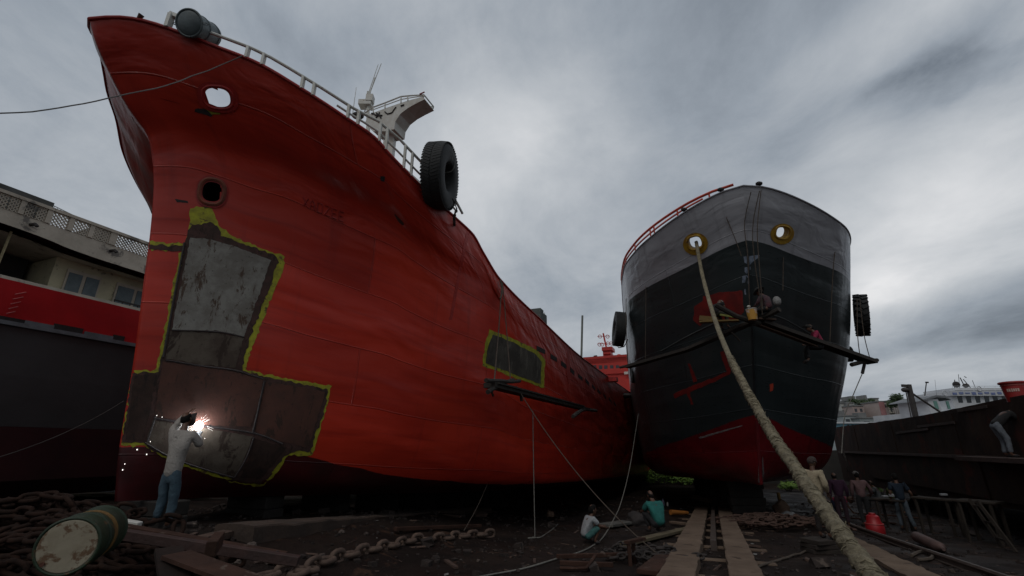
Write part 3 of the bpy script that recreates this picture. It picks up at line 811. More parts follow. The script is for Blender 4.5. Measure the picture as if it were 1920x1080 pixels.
# black curled marks on the wing front
for k, cur in enumerate([[(722, 210), (727, 214), (732, 213), (736, 211), (739, 206), (743, 201)], [(706, 212), (711, 216), (715, 222)], [(712, 211), (710, 217), (705, 221)], [(703, 216), (717, 217)], [(752, 199), (758, 197)], [(697, 213), (702, 214)]]):
    MB().tube([pw(x, y) - W(.012, 0, 0) for x, y in cur], .022 if k else .018, 6).build('black_mark', M_STEEL_DARK, wing, smooth=True)
mb = MB(); mb.beam(pw(733, 244, UW + .3), pw(733, 244, UW + .3) - Vector((0, 0, 3.2)), .28, .28); mb.build('wing_column', M_WHITE, red_ship)
mb = MB(); c = W(11.2, VC - .6, 8.2); rot = Matrix.Rotation(-AZ, 3, 'Z')
mb.box(c, (4.4, 4.0, 4.0), rot, .06); wh = mb.build('wheelhouse', M_WHITE, red_ship)
for k in range(5):
    mb = MB(); mb.box(W(9.18, VC - .6 - 1.6 + k * .8, 9.4), (.55, .03, .7), rot); mb.build('window', mat('dark_glass', (.02, .025, .03), (.015, .02, .02), 2, .15, 0), wh)
def pole(px0, py0, px1, py1, u, r, m, name, parent, up=None):
    a = PU(px0, py0, u); b = PU(px1, py1, u); return MB().tube([a, b], [r, r * .55], 7).build(name, m, parent, smooth=True)
mast = pole(690, 262, 690, 172, 9.4, .07, M_WHITE, 'mast', red_ship)
for q in [(692, 178, 715, 119, .018), (690, 178, 709, 121, .016), (682, 215, 703, 145, .02), (661, 215, 668, 164, .014)]:
    pole(q[0], q[1], q[2], q[3], 9.4, q[4], M_WHITE, 'antenna', mast)
mb = MB(); mb.box(PU(694, 186, 9.4), (.22, .22, .25)); mb.box(PU(686, 196, 9.4), (.4, .3, .18)); mb.build('mast_head', M_WHITE, mast)
mb = MB(); mb.ball(PU(671, 217, 8.6), .13, (1.4, 1, .8)); mb.build('vent_cowl', M_STEEL_DARK, red_ship, smooth=True)
# grey box and thin poles standing on the far rail
mb = MB(); a = PV(1003, 596, -5.3); mb.box(a, (.55, .35, .6), rot); a = PV(1012, 603, -5.3); mb.box(a, (.45, .35, .5), rot); mb.build('deck_locker', mat('grey_box', (.12, .14, .13)), red_ship)
MB().tube([PV(1021, 612, -5.4), PV(1021, 586, -5.4)], .012, 5).build('rail_pole', M_WHITE, red_ship)
MB().tube([PV(1090, 674, -5.4), PV(1092, 592, -5.4)], .055, 6).build('rail_pole', mat('dull_pole', (.16, .17, .15)), red_ship)
mb = MB(); a = PV(1172, 742, -4.95); mb.ball(a, .5, (1.2, .8, .35), 12); mb.build('rail_fender', M_STEEL_DARK, red_ship, smooth=True)
mb = MB(); a = PV(1143, 712, -4.95); mb.box(a, (.9, .5, .25), rot); mb.build('rail_fitting', M_REDP, red_ship)
# ---- rubber tyres
M_RUB = mat('tyre_rubber', (0.014, 0.015, 0.015), (0.022, 0.022, 0.021), 6, 0.75, 0.012)
def tyre(c, ax, R, wd, label, lug=0, group='old tyres hung as fenders'):
    t = thing('tyre', c, label, 'tyre', group)
    rr = R * .30
    def prof(q):
        co_, si = math.cos(q), math.sin(q)
        return (math.copysign(abs(co_) ** .6, co_) * rr, math.copysign(abs(si) ** .55, si) * wd / 2)
    mb = MB(); mb.torus(c, ax, R - rr, rr, 40, 16, prof)
    mb.build('casing', M_RUB, t, smooth=True)
    ax = Vector(ax).normalized(); a = ax.orthogonal().normalized(); b = ax.cross(a)
    mb = MB()
    n = lug or 64
    for i in range(n):
        q = 2 * math.pi * i / n; d = a * math.cos(q) + b * math.sin(q); tt = -a * math.sin(q) + b * math.cos(q)
        for sg in (1, -1):
            M_ = Matrix((tt, ax, d)).transposed() @ Matrix.Rotation(.35 * sg, 3, 'Z')
            mb.box(Vector(c) + d * (R + (.012 if not lug else .02)) + ax * sg * wd * .24 - d * (.012 if not lug else 0) + tt * (.0 if sg > 0 else math.pi * R / n), (2 * math.pi * R / n * (.8 if not lug else .55), wd * .44, .012 if not lug else .05), M_)
    mb.build('tread', M_RUB, t)
    return t
r_ = ray(826, 331); c = EYE + r_ * ((H1['pt'](5.6, 1, 1) - EYE).length / r_.length * 1.0)
TY1 = c
d_view = (c - EYE).normalized()
ax1 = (Vector((1, 0, 0)) * .965 - Vector((d_view.x, d_view.y, 0)).normalized() * .13 + Vector((0, 0, -.10))).normalized()
tyre(c, ax1, .80, .50, 'big black tyre hung over the rail of the red ship', group=None)
M_CHAIN = mat('rusty_chain', (0.032, 0.016, 0.011), (0.015, 0.009, 0.007), 9, 0.9, 0.01, spec=.15)
M_CHD = mat('dark_chain', (0.04, 0.03, 0.026), (0.025, 0.02, 0.018), 9, 0.8, 0.01)
def link(mb, c, t, n, L, Wd, r, seg=14):
    t = t.normalized(); n = (n - t * n.dot(t)).normalized()
    pts = []
    for i in range(seg):
        q = 2 * math.pi * i / seg; x, y = math.cos(q), math.sin(q)
        pts.append(c + t * (x * (Wd / 2 - r)) + t * math.copysign((L - Wd) / 2, x) * min(1, abs(x) * 3) + n * y * (Wd / 2 - r))
    mb.loop(pts, r, 6)
def chain(pts, L, r, m, label, cat='chain', name='anchor_chain', group=None, jit=.35, seed=1, stud=False):
    rnd = random.Random(seed); pts = dense(pts, L * .2); mb = MB(); acc = 0; k = 0
    pos = [0]
    for a, b in zip(pts, pts[1:]): pos.append(pos[-1] + (b - a).length)
    pitch = L - 2.2 * r; d = 0; j = 0
    while d + pitch < pos[-1]:
        while pos[j + 1] < d: j += 1
        p = pts[j].lerp(pts[j + 1], (d - pos[j]) / max(1e-6, pos[j + 1] - pos[j]))
        t = (pts[min(j + 3, len(pts) - 1)] - pts[max(j - 2, 0)]).normalized()
        side = t.cross(Vector((0, 0, 1))); side = side.normalized() if side.length > .1 else Vector((1, 0, 0))
        n = side if k % 2 == 0 else side.cross(t)
        n = Matrix.Rotation((.6 if k % 2 else .15) * (rnd.random() - .5) * 2 * jit * 2 + (.5 if stud else 0), 3, t) @ n
        link(mb, p, t, n, L, L * .66, r)
        if stud: mb.cyl(p + n * L * .3, p - n * L * .3, r * .7, n=5)
        d += pitch; k += 1
    o = mb.build(name, m, None, smooth='full'); return tag(o, label, cat, group)
e = TY1 + Vector((.30, 0, -.72)); q = H1['pt'](6.55, 1, 1)
chain([PY(850, 376, e.y), PY(856, 392, e.y), PY(852, 405, e.y), PY(852, 432, H1['pt'](6.2, .9, 1).y - .05)], .12, .014, M_CHD, 'short dark chain hanging from the big tyre on the red ship', name='tyre_chain')
MB_t = MB()
for dz in (.12, .2, -.35):
    pts = []
    for i in range(24):
        q = 2 * math.pi * i / 24; a = ax1.orthogonal().normalized(); 
    up = Vector((0, 0, 1)); si = ax1.cross(up).normalized()
    cc = TY1 + up * (.58 + dz * .3) + si * dz * .4
    pr = .30
    MB_t.loop([cc + ax1 * .30 * math.copysign(abs(math.cos(k * math.pi / 8)) ** .6, math.cos(k * math.pi / 8)) + (up * .9 + si * .3 * dz).normalized() * .30 * math.copysign(abs(math.sin(k * math.pi / 8)) ** .6, math.sin(k * math.pi / 8)) for k in range(16)], .014, 5)
tag(MB_t.build('lashing', mat('faded_rope', (.16, .16, .14), (.10, .10, .09), 9), None, smooth=True), 'thin rope lashed around the big tyre on the red ship', 'rope')

# ================================================================ GREY SHIP
CC = 4.1
def fr2(a, c, z): return W(a, CC + c, z, AZ2)
S2Z = [.25, 1.12, 2.5, 4.82, 6.1, 7.1, 7.9, 8.7, 9.53]; S2A = [18.65, 18.35, 17.75, 16.6, 15.95, 15.5, 15.18, 14.8, 14.45]
def stem2(z): return tab(S2Z, S2A, z)
def keel2(s): return .25 - .008 * s
def top2(s): return tab([0, .2, .8, 1.5, 2.5, 3.8, 6, 9, 14, 20, 60], [9.53, 9.44, 9.17, 8.91, 8.69, 8.58, 8.42, 8.15, 7.2, 6.6, 6.4], s)
SC2 = [0, .1, .3, .8, 1.5, 2.5, 4, 6, 9, 60]
WL2 = [0, .04, .12, .3, .6, .83, 1.0]
T2 = [[0, .01, .02, .08, .25, .8, 1.7, 2.6, 3.1, 3.2],
      [0, .04, .12, .40, .95, 1.8, 2.8, 3.3, 3.5, 3.5],
      [0, .10, .28, .78, 1.45, 2.35, 3.25, 3.6, 3.65, 3.65],
      [0, .16, .42, 1.0, 1.75, 2.7, 3.5, 3.75, 3.8, 3.8],
      [0, .20, .50, 1.15, 2.0, 3.1, 3.85, 3.98, 4.0, 4.0],
      [0, .32, .72, 1.42, 2.3, 3.25, 3.92, 4.08, 4.1, 4.1],
      [0, .50, 1.0, 1.85, 2.68, 3.42, 3.92, 4.08, 4.1, 4.1]]
def boot2(a): return tab([17, 17.75, 19, 20.5, 23, 30, 60], [2.62, 2.52, 2.12, 1.70, 1.30, 1.0, .8], a)
M_GREY = hull_mat('grey_black_hull_paint', 'grey')
grey_ship = thing('coaster_ship', W(34, CC, -1.4, AZ2), 'large ship seen bow on, silver grey above dark charcoal with a red bottom', 'ship')
H2 = make_hull('hull', grey_ship, fr2, stem2, keel2, top2, WL2, T2, SC2, 24, M_GREY, boot2, lambda s: .825 + .012 * sstep(s / 3),
               [(1303, 455, .26, .24), (1467, 436, .28, .21)], rows=90, asym=0.095)
deck(H2, 1.45, 23.5, M_DECK, .9)
M_GTRIM = mat('grey_trim', (.30, .30, .32), (.22, .22, .24), 4, .5)
cap(H2, 1, 0, 23.5, .03, M_GTRIM); cap(H2, -1, 0, 23.5, .03, M_GTRIM)
M_YR = mat('yellow_ring_paint', (0.38, 0.22, 0.010), (0.26, 0.13, 0.010), 5, 0.5, 0.005, c3=(.10, .05, .02), s3=5, t3=.6)
for k in (0, 1):
    mb, pts, q = ringshape(H2, k, M_YR, '', grey_ship, 1.0, .045)
    r = mb.build('hawse_ring', M_YR, grey_ship, smooth=True, label='yellow painted hawse ring ' + ('holding the mooring rope' if k == 0 else 'without a rope'))
    # wide flange plate
    bm_ = bmesh.new(); n = 40; A = []; B = []
    for i in range(n):
        t = 2 * math.pi * i / n; c_, s_ = math.cos(t), math.sin(t)
        for lst, R_ in ((A, 1.05), (B, 1.62)):
            p = q[0] + q[2] * q[4] * R_ * c_ + q[3] * q[5] * R_ * s_ - q[3] * (0.05 if R_ > 1.2 else 0)
            h = H2['bvh'].find_nearest(p); nn = h[1] if h[1].dot(EYE - h[0]) > 0 else -h[1]
            lst.append(bm_.verts.new(h[0] + nn * .02))
    for i in range(n): bm_.faces.new((A[i], B[i], B[(i + 1) % n], A[(i + 1) % n]))
    m_ = MB(); m_.bm = bm_; m_.build('flange', M_YR, r, smooth=True)
    # short bore through the bulwark, open towards the sky
    bm_ = bmesh.new(); ins = -q[1] * .20 + Vector((0, 0, .02))
    A = [bm_.verts.new(a) for a in pts]; B = [bm_.verts.new(q[0] + (a - q[0]) * .86 + ins) for a in pts]
    for i in range(len(A)): bm_.faces.new((A[i], A[(i + 1) % len(A)], B[(i + 1) % len(A)], B[i]))
    m_ = MB(); m_.bm = bm_; m_.build('bore', M_YR, r, smooth=True)
# red pipe rail along the port side of the bow
M_RR = mat('orange_red_rail', (0.62, 0.07, 0.03), (0.45, 0.05, 0.025), 4, .5, .003)
hr2 = lambda s: tab([0, .8, 2, 4, 8], [.12, .26, .34, .30, .22], s)
mb = MB(); mb.tube(rail_pts(H2, -1, .05, 6, hr2, .2), .045, 6); mb.tube(rail_pts(H2, -1, .4, 6, lambda s: hr2(s) * .45, .2), .035, 5)
rr2 = mb.build('railing', M_RR, grey_ship, smooth=True)
for s in (.3, .9, 1.6, 1.75, 2.6, 3.6, 4.8): 
    a = H2['pt'](s, 1, -1); MB().beam(a, a + Vector((0, 0, hr2(s))), .04, .05).build('post', M_RR, rr2)
for s, sd in ((.1, 1), (.15, -1), (.75, -1)):
    a = H2['pt'](s, 1, sd); MB().ball(a + Vector((0, 0, .10)), .09, (1.3, 1, .8), 8).build('rope_knot', M_STEEL_DARK, grey_ship, smooth=True)
# stem bar and its white strip
M_BLK = mat('black_hull_trim', (.014, .018, .02), (.02, .025, .028), 3, .35)
def stempts(z0, z1, off=.02, n=24): return [W(stem2(lerp(z0, z1, i / n)) - off, CC, lerp(z0, z1, i / n), AZ2) for i in range(n + 1)]
MB().tube(stempts(.3, 2.4), .05, 8).build('stem_bar', mat('red_stem', (.16, .008, .012), (.09, .006, .01), 3, .5), grey_ship, smooth=True)
MB().tube(stempts(2.45, 7.8, .0), .035, 8).build('stem_bar', M_BLK, grey_ship, smooth=True)
M_GLINT = mat('painted_glint', (.30, .34, .42), (.10, .13, .18), 9, .4, .003)
def p2(poly, m, name='paint_patch', off=.004, amp=1.5, seed=3, label=None, grid=9): return patch(H2, poly, off, m, name, grey_ship, grid, amp, seed, label=label)
M_RP = mat('red_lead_paint', (0.26, 0.016, 0.012), (0.15, 0.012, 0.010), 3, .6, .004)
p2([(1318, 556), (1350, 548), (1392, 545), (1395, 585), (1380, 600), (1345, 606), (1318, 600)], M_RP, label='square of fresh red primer beside the stem')
p2([(1302, 574), (1320, 562), (1322, 600), (1312, 612), (1300, 600)], M_RP, seed=5)
p2([(1262, 739), (1300, 722), (1340, 708), (1366, 694), (1370, 700), (1342, 715), (1300, 732), (1266, 747)], M_RP, 'paint_line', seed=6, grid=6)
p2([(1350, 660), (1357, 658), (1366, 676), (1371, 698), (1363, 697), (1357, 680)], M_RP, 'paint_line', seed=7, grid=6)
p2([(1290, 682), (1294, 682), (1307, 714), (1300, 717)], M_RP, 'paint_line', seed=8, grid=6)
p2([(1287, 736), (1293, 733), (1300, 759), (1296, 758)], M_RP, 'paint_line', seed=9, grid=6)
p2([(1443, 720), (1449, 719), (1449, 733), (1444, 734)], M_RR, 'paint_mark', seed=9, grid=6)
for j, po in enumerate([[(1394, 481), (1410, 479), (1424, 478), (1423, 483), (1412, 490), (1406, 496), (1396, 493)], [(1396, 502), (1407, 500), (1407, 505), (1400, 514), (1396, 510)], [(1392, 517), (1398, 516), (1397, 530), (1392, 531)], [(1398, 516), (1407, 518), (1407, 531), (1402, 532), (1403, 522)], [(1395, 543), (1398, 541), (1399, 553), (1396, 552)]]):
    p2(po, M_GLINT, 'stem_glint', seed=20 + j, amp=1, grid=4)  # sky glints on the stem, painted as pale blue patches
M_GW = mat('chalky_white', (.26, .25, .24), (.14, .10, .10), 6, .6)
p2([(1421, 857), (1424, 857), (1426, 905), (1422, 905)], M_GW, 'white_line', amp=.6, seed=4, grid=5); p2([(1429, 857), (1431, 857), (1433, 905), (1430, 905)], M_GW, 'white_line', amp=.6, seed=5, grid=5)
p2([(1310, 820), (1350, 808), (1392, 797), (1392, 799), (1352, 811), (1312, 823)], M_GW, 'scratch', amp=.5, seed=4, grid=5)
for sg, ps in ((0, [(1240, 658), (1290, 630), (1340, 606)]), (1, [(1445, 590), (1470, 598), (1512, 622), (1560, 655)])):
    o = []
    for x, y in ps:
        h = H2['bvh'].ray_cast(EYE, ray(x, y).normalized()); o.append(h[0] + (EYE - h[0]).normalized() * .01)
    MB().tube(dense(o, .2), .018, 5).build('knuckle_line', mat('knuckle_grey', (.07, .075, .075)), grey_ship, smooth=True)
# tyres of the grey ship
latR = W(0, 1, 0, AZ2)
tyre(PV(1615, 591, 2 * CC + .62, AZ2), W(0, 1, -.12, math.radians(34)), .75, .46, 'lugged black tyre on the right side of the grey ship', lug=22)
tyre(PU(1161, 617, 19.3, AZ2), latR + Vector((.0, .18, -.12)), .72, .44, 'black tyre hung high on the left side of the grey ship')
tyre(PU(1190, 692, 22, AZ2), latR + Vector((.0, .1, -.02)), .62, .36, 'lower tyre on the left side of the grey ship, near the plank end')
tyre(PV(1590, 664, 2 * CC + .35, AZ2), latR, .30, .22, 'small tyre low on the right side of the grey ship above the plank end')
# ================================================================ SHIPS AND BUILDINGS BEHIND
# grey and red cargo vessel left of the red bow
M_BRED = mat('bulwark_red', (0.56, 0.010, 0.014), (0.44, 0.008, 0.012), 1.2, .45, .004)
M_BGREY = mat('slate_hull', (0.066, 0.070, 0.072), (0.050, 0.053, 0.055), .8, .5, .01)
M_BMAR = mat('maroon_bottom', (0.050, 0.008, 0.010), (0.030, 0.006, 0.008), 1, .7)
VB = -16.0
bs = thing('barge_ship', W(12, VB - 4, gz(12, VB)), 'neighbouring vessel with a bright red bulwark and slate grey hull, far left', 'ship')
mb = MB()
def slab(mb, u0, u1, v0, v1, z0, z1): mb.box(W((u0 + u1) / 2, (v0 + v1) / 2, (z0 + z1) / 2), (abs(v1 - v0), abs(u1 - u0), z1 - z0), Matrix.Rotation(-AZ, 3, 'Z')); return mb
def strip(mb, prof, u0, u1, du, closed=False):
    rows_ = []; u = u0
    while u <= u1 + 1e-6:
        rows_.append([mb.bm.verts.new(W(u, v + 0.02 * noise.noise(Vector((u * .5, z, 0))), z)) for v, z in prof]); u += du
    for a, b in zip(rows_, rows_[1:]):
        for k in range(len(prof) - 1): mb.bm.faces.new((a[k], b[k], b[k + 1], a[k + 1]))
    mb.bm.faces.new(rows_[0]); mb.bm.faces.new(rows_[-1][::-1]); return mb
strip(mb, [(VB, 4.40), (VB, 3.2), (VB - .05, 1.98), (VB - 5, 1.98), (VB - 5, 4.4)], -8, 48, 2); mb.build('hull', M_BGREY, bs, smooth=False)
mb = MB(); strip(mb, [(VB - .05, 1.975), (VB - .15, .7), (VB - .9, .25), (VB - 5, .25), (VB - 5, 1.975)], -8, 48, 2); mb.build('hull_bottom', M_BMAR, bs)
mb = MB(); strip(mb, [(VB - .02, 4.5), (VB - .02, 5.53), (VB - .12, 5.53), (VB - .12, 4.5)], -8, 48, 1); mb.build('bulwark', M_BRED, bs)
mb = MB(); strip(mb, [(VB + .09, 4.40), (VB + .09, 4.50), (VB - .3, 4.50), (VB - .3, 4.40)], -8, 48, 2); mb.build('deck_edge', mat('pale_edge', (.20, .22, .24), (.13, .14, .15), 3), bs)
for u0, u1, lo in ((4.9, 5.9, 0), (6.5, 7.15, 1), (7.9, 8.2, 1), (9.3, 10, 1)):
    mb = MB(); slab(mb, u0, u1, VB - .03, VB + .012, 4.51, 4.66 if lo else 4.60); mb.build('scupper', M_STEEL_DARK, bs)
for u0, u1 in ((5.9, 6.5), (7.2, 7.9)):
    mb = MB(); slab(mb, u0, u1, VB - .03, VB + .02, 4.50, 4.60); mb.build('primer_dab', _M['pale_edge'], bs)
for px, py, n_ in ((25, 560, 5),):
    for k in range(n_):
        a = PV(px + 3 - k * 4, py - 8 + k * 9, VB + .03); b = PV(px + 24 - k * 5, py - 12 + k * 9, VB + .03)
        MB().tube([a, b], .012, 4).build('pale_stroke', mat('pale_red_stroke', (.5, .12, .12)), bs)  # short pale red strokes across the bulwark
# dwelling behind it
M_CONC = mat('weathered_concrete', (0.52, 0.455, 0.37), (0.38, 0.33, 0.265), 1.0, .9, .02, c3=(.17, .15, .13), s3=1.2, t3=.58)
M_CREAM = mat('faded_cream_wall', (0.55, 0.50, 0.33), (0.40, 0.36, 0.25), 1.0, .9, .01, c3=(.12, .11, .09), s3=2.0)
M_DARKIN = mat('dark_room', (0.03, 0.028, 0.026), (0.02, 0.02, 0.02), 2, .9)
VH = -26.0
hb = thing('old_building', W(12, VH - 5, -.4), 'old concrete building with a pierced balustrade along its roof terrace', 'building')
mb = MB(); strip(mb, [(VH, 10.05), (VH, 10.88), (VH - 1.2, 10.88), (VH - 9, 10.88), (VH - 9, 10.25), (VH - .9, 10.05)], -4, 40, .5)
for v in mb.bm.verts:
    if abs(v.co.z - 10.05) < .03:
        u, vv = uv_of(v.co)
        v.co.z += tab([-4, 7.5, 9.2, 10.2, 11.5, 13, 16, 40], [.22, .22, .15, .02, -.04, -.06, -.1, -.1], u) + .05 * noise.noise(Vector((u * 2, 0, 0)))
mb.build('terrace_slab', M_CONC, hb)
mb = MB(); slab(mb, 10.5, 40, VH - 9, VH - 1.6, -.5, 10.05); mb.build('wall', M_CREAM, hb)
mb = MB(); slab(mb, -4, 10.3, VH - 9, VH - 3.6, -.5, 10.1); mb.build('dark_bay', M_DARKIN, hb)
mb = MB(); slab(mb, -4, 40, VH - 1.6, VH - .1, 7.45, 8.20); mb.build('lower_balcony', M_CONC, hb)
mb = MB(); slab(mb, 12.6, 40, VH - .35, VH - .25, 8.33, 8.39); [slab(mb, u, u + .03, VH - .32, VH - .28, 8.2, 8.36) for u in [12.6 + .35 * k for k in range(20)]]; mb.build('balcony_rail', M_STEEL_DARK, hb)
M_SHUT = mat('grey_blue_shutter', (.13, .16, .17), (.09, .115, .125), 3, .7)
for u0, u1 in ((11.0, 12.4), (13.1, 14.9)):
    mb = MB(); slab(mb, u0, u1, VH - 1.66, VH - 1.50, 8.2, 9.62); f = mb.build('door_frame', M_CONC, hb)
    for k in (0, 1):
        a = lerp(u0, u1, k / 2) + .08; mb = MB(); slab(mb, a, a + (u1 - u0) / 2 - .16, VH - 1.51, VH - 1.46, 8.22, 9.45); mb.build('shutter', M_SHUT, f)
mb = MB(); mb.tube([W(8.35, VH - .5, 8.2), W(8.37, VH - .5, 10.2)], .05, 6); mb.build('bamboo_prop', mat('bamboo', (.34, .28, .15), (.22, .18, .1), 5), hb)
# balustrade of pierced blocks
def ringblock(mb, u, z, s):
    """one block of four crossing petals"""
    c = W(u, VH + .0, z)
    U_ = W(1, 0, 0); Z_ = Vector((0, 0, 1)); N_ = W(0, 1, 0) * .06
    for (a, b) in (((-1, -1), (1, 1)), ((-1, 1), (1, -1)), ((-1, 0), (0, 1)), ((0, 1), (1, 0)), ((1, 0), (0, -1)), ((0, -1), (-1, 0))):
        p = c + U_ * a[0] * s / 2 + Z_ * a[1] * s / 2; q = c + U_ * b[0] * s / 2 + Z_ * b[1] * s / 2
        mb.beam(p, q, .040, .06, up=tuple(W(0, 1, 0)))
def panel(u0, u1):
    mb = MB(); s = .31; n = int(round((u1 - u0) / s)); s = (u1 - u0) / n
    for i in range(n):
        for j in range(2): ringblock(mb, u0 + (i + .5) * s, 10.88 + (j + .5) * .31, .31)
    mb.build('balustrade_panel', M_CONC, hb)
ped = [4.2, 5.6, 7.0, 8.25, 9.15, 9.95, 10.75, 11.6, 14.4, 17.2, 20]
for a, b in zip(ped, ped[1:]):
    panel(a + .09, b - .09)
    mb = MB(); slab(mb, b - .09, b + .09 + (.12 if b > 11 else 0), VH - .1, VH + .06, 10.88, 11.50); mb.build('pier', M_CONC, hb)
mb = MB(); slab(mb, -4, 40, VH - .14, VH + .10, 11.50, 11.64); mb.build('coping', M_CONC, hb)
mb = MB(); slab(mb, 2, 9.5, VH - 6, VH - .9, 10.85, 12.25); mb.build('stair_head', mat('sooty_wall', (.10, .10, .095), (.055, .055, .05), 1.2, .9), hb)
mb = MB(); slab(mb, 11.3, 12.1, VH - 3, VH - 1.0, 10.85, 11.95); mb.build('roof_block', _M['sooty_wall'], hb)
for v0 in (0,):
    mb = MB(); 
    for k in range(13): mb.tube([W(9.6 + k * .13, VH - 1.1, 11.5), W(9.6 + k * .13, VH - 1.1, 12.2 - k * .02)], .014, 4)
    mb.tube([W(9.5, VH - 1.1, 12.2), W(11.3, VH - 1.1, 11.95)], .022, 5); mb.build('roof_grille', mat('pale_iron', (.35, .36, .35), (.25, .25, .25), 4), hb)
for x, y in ((57, 421), (207, 470)):
    a = PV(x, y, VH + .02); MB().tube([a - W(0, .15, 0), a + W(0.05, .25, -.0), a + W(.12, .32, -.1)], .07, 7).build('drain_spout', M_STEEL_DARK, hb)

# red vessel far behind: bridge front seen over the deck
M_SRED = mat('scarlet_superstructure', (0.50, 0.030, 0.018), (0.40, 0.022, 0.014), .6, .5, .004)
UB = 70.0
rb = thing('red_bridge_ship', PU(1140, 860, UB + 5), 'distant ship with an all red bridge and antenna mast, seen between the two bows', 'ship')
def uslab(mb, x0, x1, y0, y1, u, du):     # block whose front face lies at distance u
    a, b = PU(x0, y0, u), PU(x1, y1, u); va, vb2 = uv_of(a)[1], uv_of(b)[1]
    return slab(mb, u, u + du, min(va, vb2), max(va, vb2), min(a.z, b.z), max(a.z, b.z))
mb = MB(); uslab(mb, 1085, 1215, 679, 715, UB, 7); mb.build('bridge_deck', M_SRED, rb)
mb = MB(); uslab(mb, 1080, 1230, 715, 870, UB - .9, 12); mb.build('superstructure', M_SRED, rb)
mb = MB(); uslab(mb, 1130, 1146, 655, 680, UB + 1.5, 2); mb.build('mast_house', M_SRED, rb)
mb = MB(); uslab(mb, 1128, 1148, 651, 656, UB + 1.2, 2.4); uslab(mb, 1131, 1145, 661, 663, UB + 1.2, 2.4); mb.build('mast_platform', M_SRED, rb)
mb = MB(); uslab(mb, 1082, 1214, 695, 697, UB - .25, .3); mb.build('bridge_ledge', M_SRED, rb)
M_GLZ = mat('dim_window', (.06, .05, .06), (.03, .03, .035), 3, .25, 0)
for x in (1103, 1115, 1126, 1136, 1147, 1158, 1170, 1182):
    mb = MB(); uslab(mb, x - 3.4, x + 3.4, 685, 694.5, UB - .06, .12); mb.build('window', M_GLZ, rb)
mb = MB(); uslab(mb, 1080, 1216, 671, 672, UB, .08); uslab(mb, 1080, 1216, 675, 675.6, UB, .08)
for k in range(23): uslab(mb, 1082 + k * 6, 1082.8 + k * 6, 671, 680, UB, .08)
mb.build('bridge_railing', M_SRED, rb)
mr_ = MB(); a = PU(1137, 652, UB + 2); b = PU(1131, 625, UB + 2); mr_.tube([a, b], .14, 6); ms = mr_.build('antenna_mast', M_SRED, rb)
for (x, y) in ((1125, 631), (1139, 631), (1124, 646), (1129, 646), (1140, 644), (1146, 644)):
    c = PU(x, y, UB + 2); mb = MB(); mb.torus(c, W(1, 0, 0), .24, .05, 14, 5, sx=1.2); mb.build('ring_aerial', M_SRED, ms)
for (x0, x1, y) in ((1120, 1144, 631), (1120, 1150, 645)): mb = MB(); mb.tube([PU(x0, y, UB + 2), PU(x1, y - 1, UB + 2)], .045, 5); mb.build('yard', M_SRED, ms)
mb = MB(); mb.ball(PU(1161, 671, UB + 1), .5, (1, 1, 1.2), 10); mb.build('vent', M_SRED, rb, smooth=True)
mb = MB(); mb.beam(PU(1118, 676, UB + .5), PU(1116, 667, UB + .5), .5, .5); mb.build('horn', M_STEEL_DARK, rb)
mb = MB(); uslab(mb, 1170, 1185, 697, 701, UB - 1.0, .4); mb.build('wing_light', M_WHITE, rb)
for y in (760, 778, 800, 820):
    mb = MB(); uslab(mb, 1194, 1200, y - 9, y - 1, UB - .98, .1); mb.build('hatch', M_STEEL_DARK, rb)
mb = MB()
hv = [(W(UB - 8 + k * 2, 0, 0)) for k in range(2)]
uslab(mb, 1120, 1240, 760, 862, UB - 6, 5); mb.build('forecastle', M_SRED, rb)

# rusty barge at the right
M_BARGE = mat('rusty_barge_plate', (0.050, 0.026, 0.017), (0.024, 0.013, 0.010), 1.1, .82, .012, c3=(.075, .020, .012), s3=.7, t3=.55, spec=.2)
M_BEDGE = mat('scuffed_brown_edge', (.085, .05, .04), (.05, .032, .027), 4, .8, .01)
bg = thing('barge', W(24, 11, -.2), 'long rusty barge propped on supports along the right side', 'barge')
def vtop(u): return tab([0, 12, 17, 25, 37, 44], [3.1, 2.86, 2.82, 2.68, 2.74, 2.8], u)
mb = MB(); rows_ = []
for k in range(0, 65):
    u = 7 + k * .5; pr = [(8.0, vtop(u)), (8.0 + .03 * noise.noise(Vector((u, 1, 0))), 2.2), (8.0, 1.24), (8.02, .5), (8.05, tab([7, 15, 25, 38], [-.05, -.12, -.42, -.62], u)), (15, -.3), (15, vtop(u))]
    rows_.append([mb.bm.verts.new(W(u, v, z + (.03 * noise.noise(Vector((u * 1.3, 5, 0))) if i == 0 else 0))) for i, (v, z) in enumerate(pr)])
for a, b in zip(rows_, rows_[1:]):
    n = len(a)
    for k in range(n): mb.bm.faces.new((a[k], b[k], b[(k + 1) % n], a[(k + 1) % n]))
mb.bm.faces.new(rows_[0]); mb.bm.faces.new(rows_[-1][::-1]); mb.build('hull', M_BARGE, bg)
mb = MB(); slab(mb, 18.5, 38, 7.86, 8.0, 1.14, 1.24); mb.build('rubbing_strake', M_BEDGE, bg)
mb = MB(); slab(mb, 13.5, 19.8, 7.2, 8.0, 1.10, 1.22); pl_ = mb.build('side_platform', M_BEDGE, bg)
for k in range(4): mb = MB(); slab(mb, 14 + k * 6.1, 14.06 + k * 3.1, 7.955, 8.0, -.05, 1.1); mb.build('rib', M_BARGE, bg)
for k in range(4): mb = MB(); slab(mb, 15 + k * 6.2, 15.05 + k * 6.2, 7.985, 8.0, 1.26, 2.6); mb.build('weld_strip', M_BARGE, bg)
for k, (x0, x1, y) in enumerate([(1720, 1790, 800), (1680, 1740, 812), (1795, 1850, 770)]):
    a = PV(x0, y, 7.975); b = PV(x1, y - 8, 7.975); MB().beam(a, b, .02, .09).build('scrape', M_BEDGE, bg)
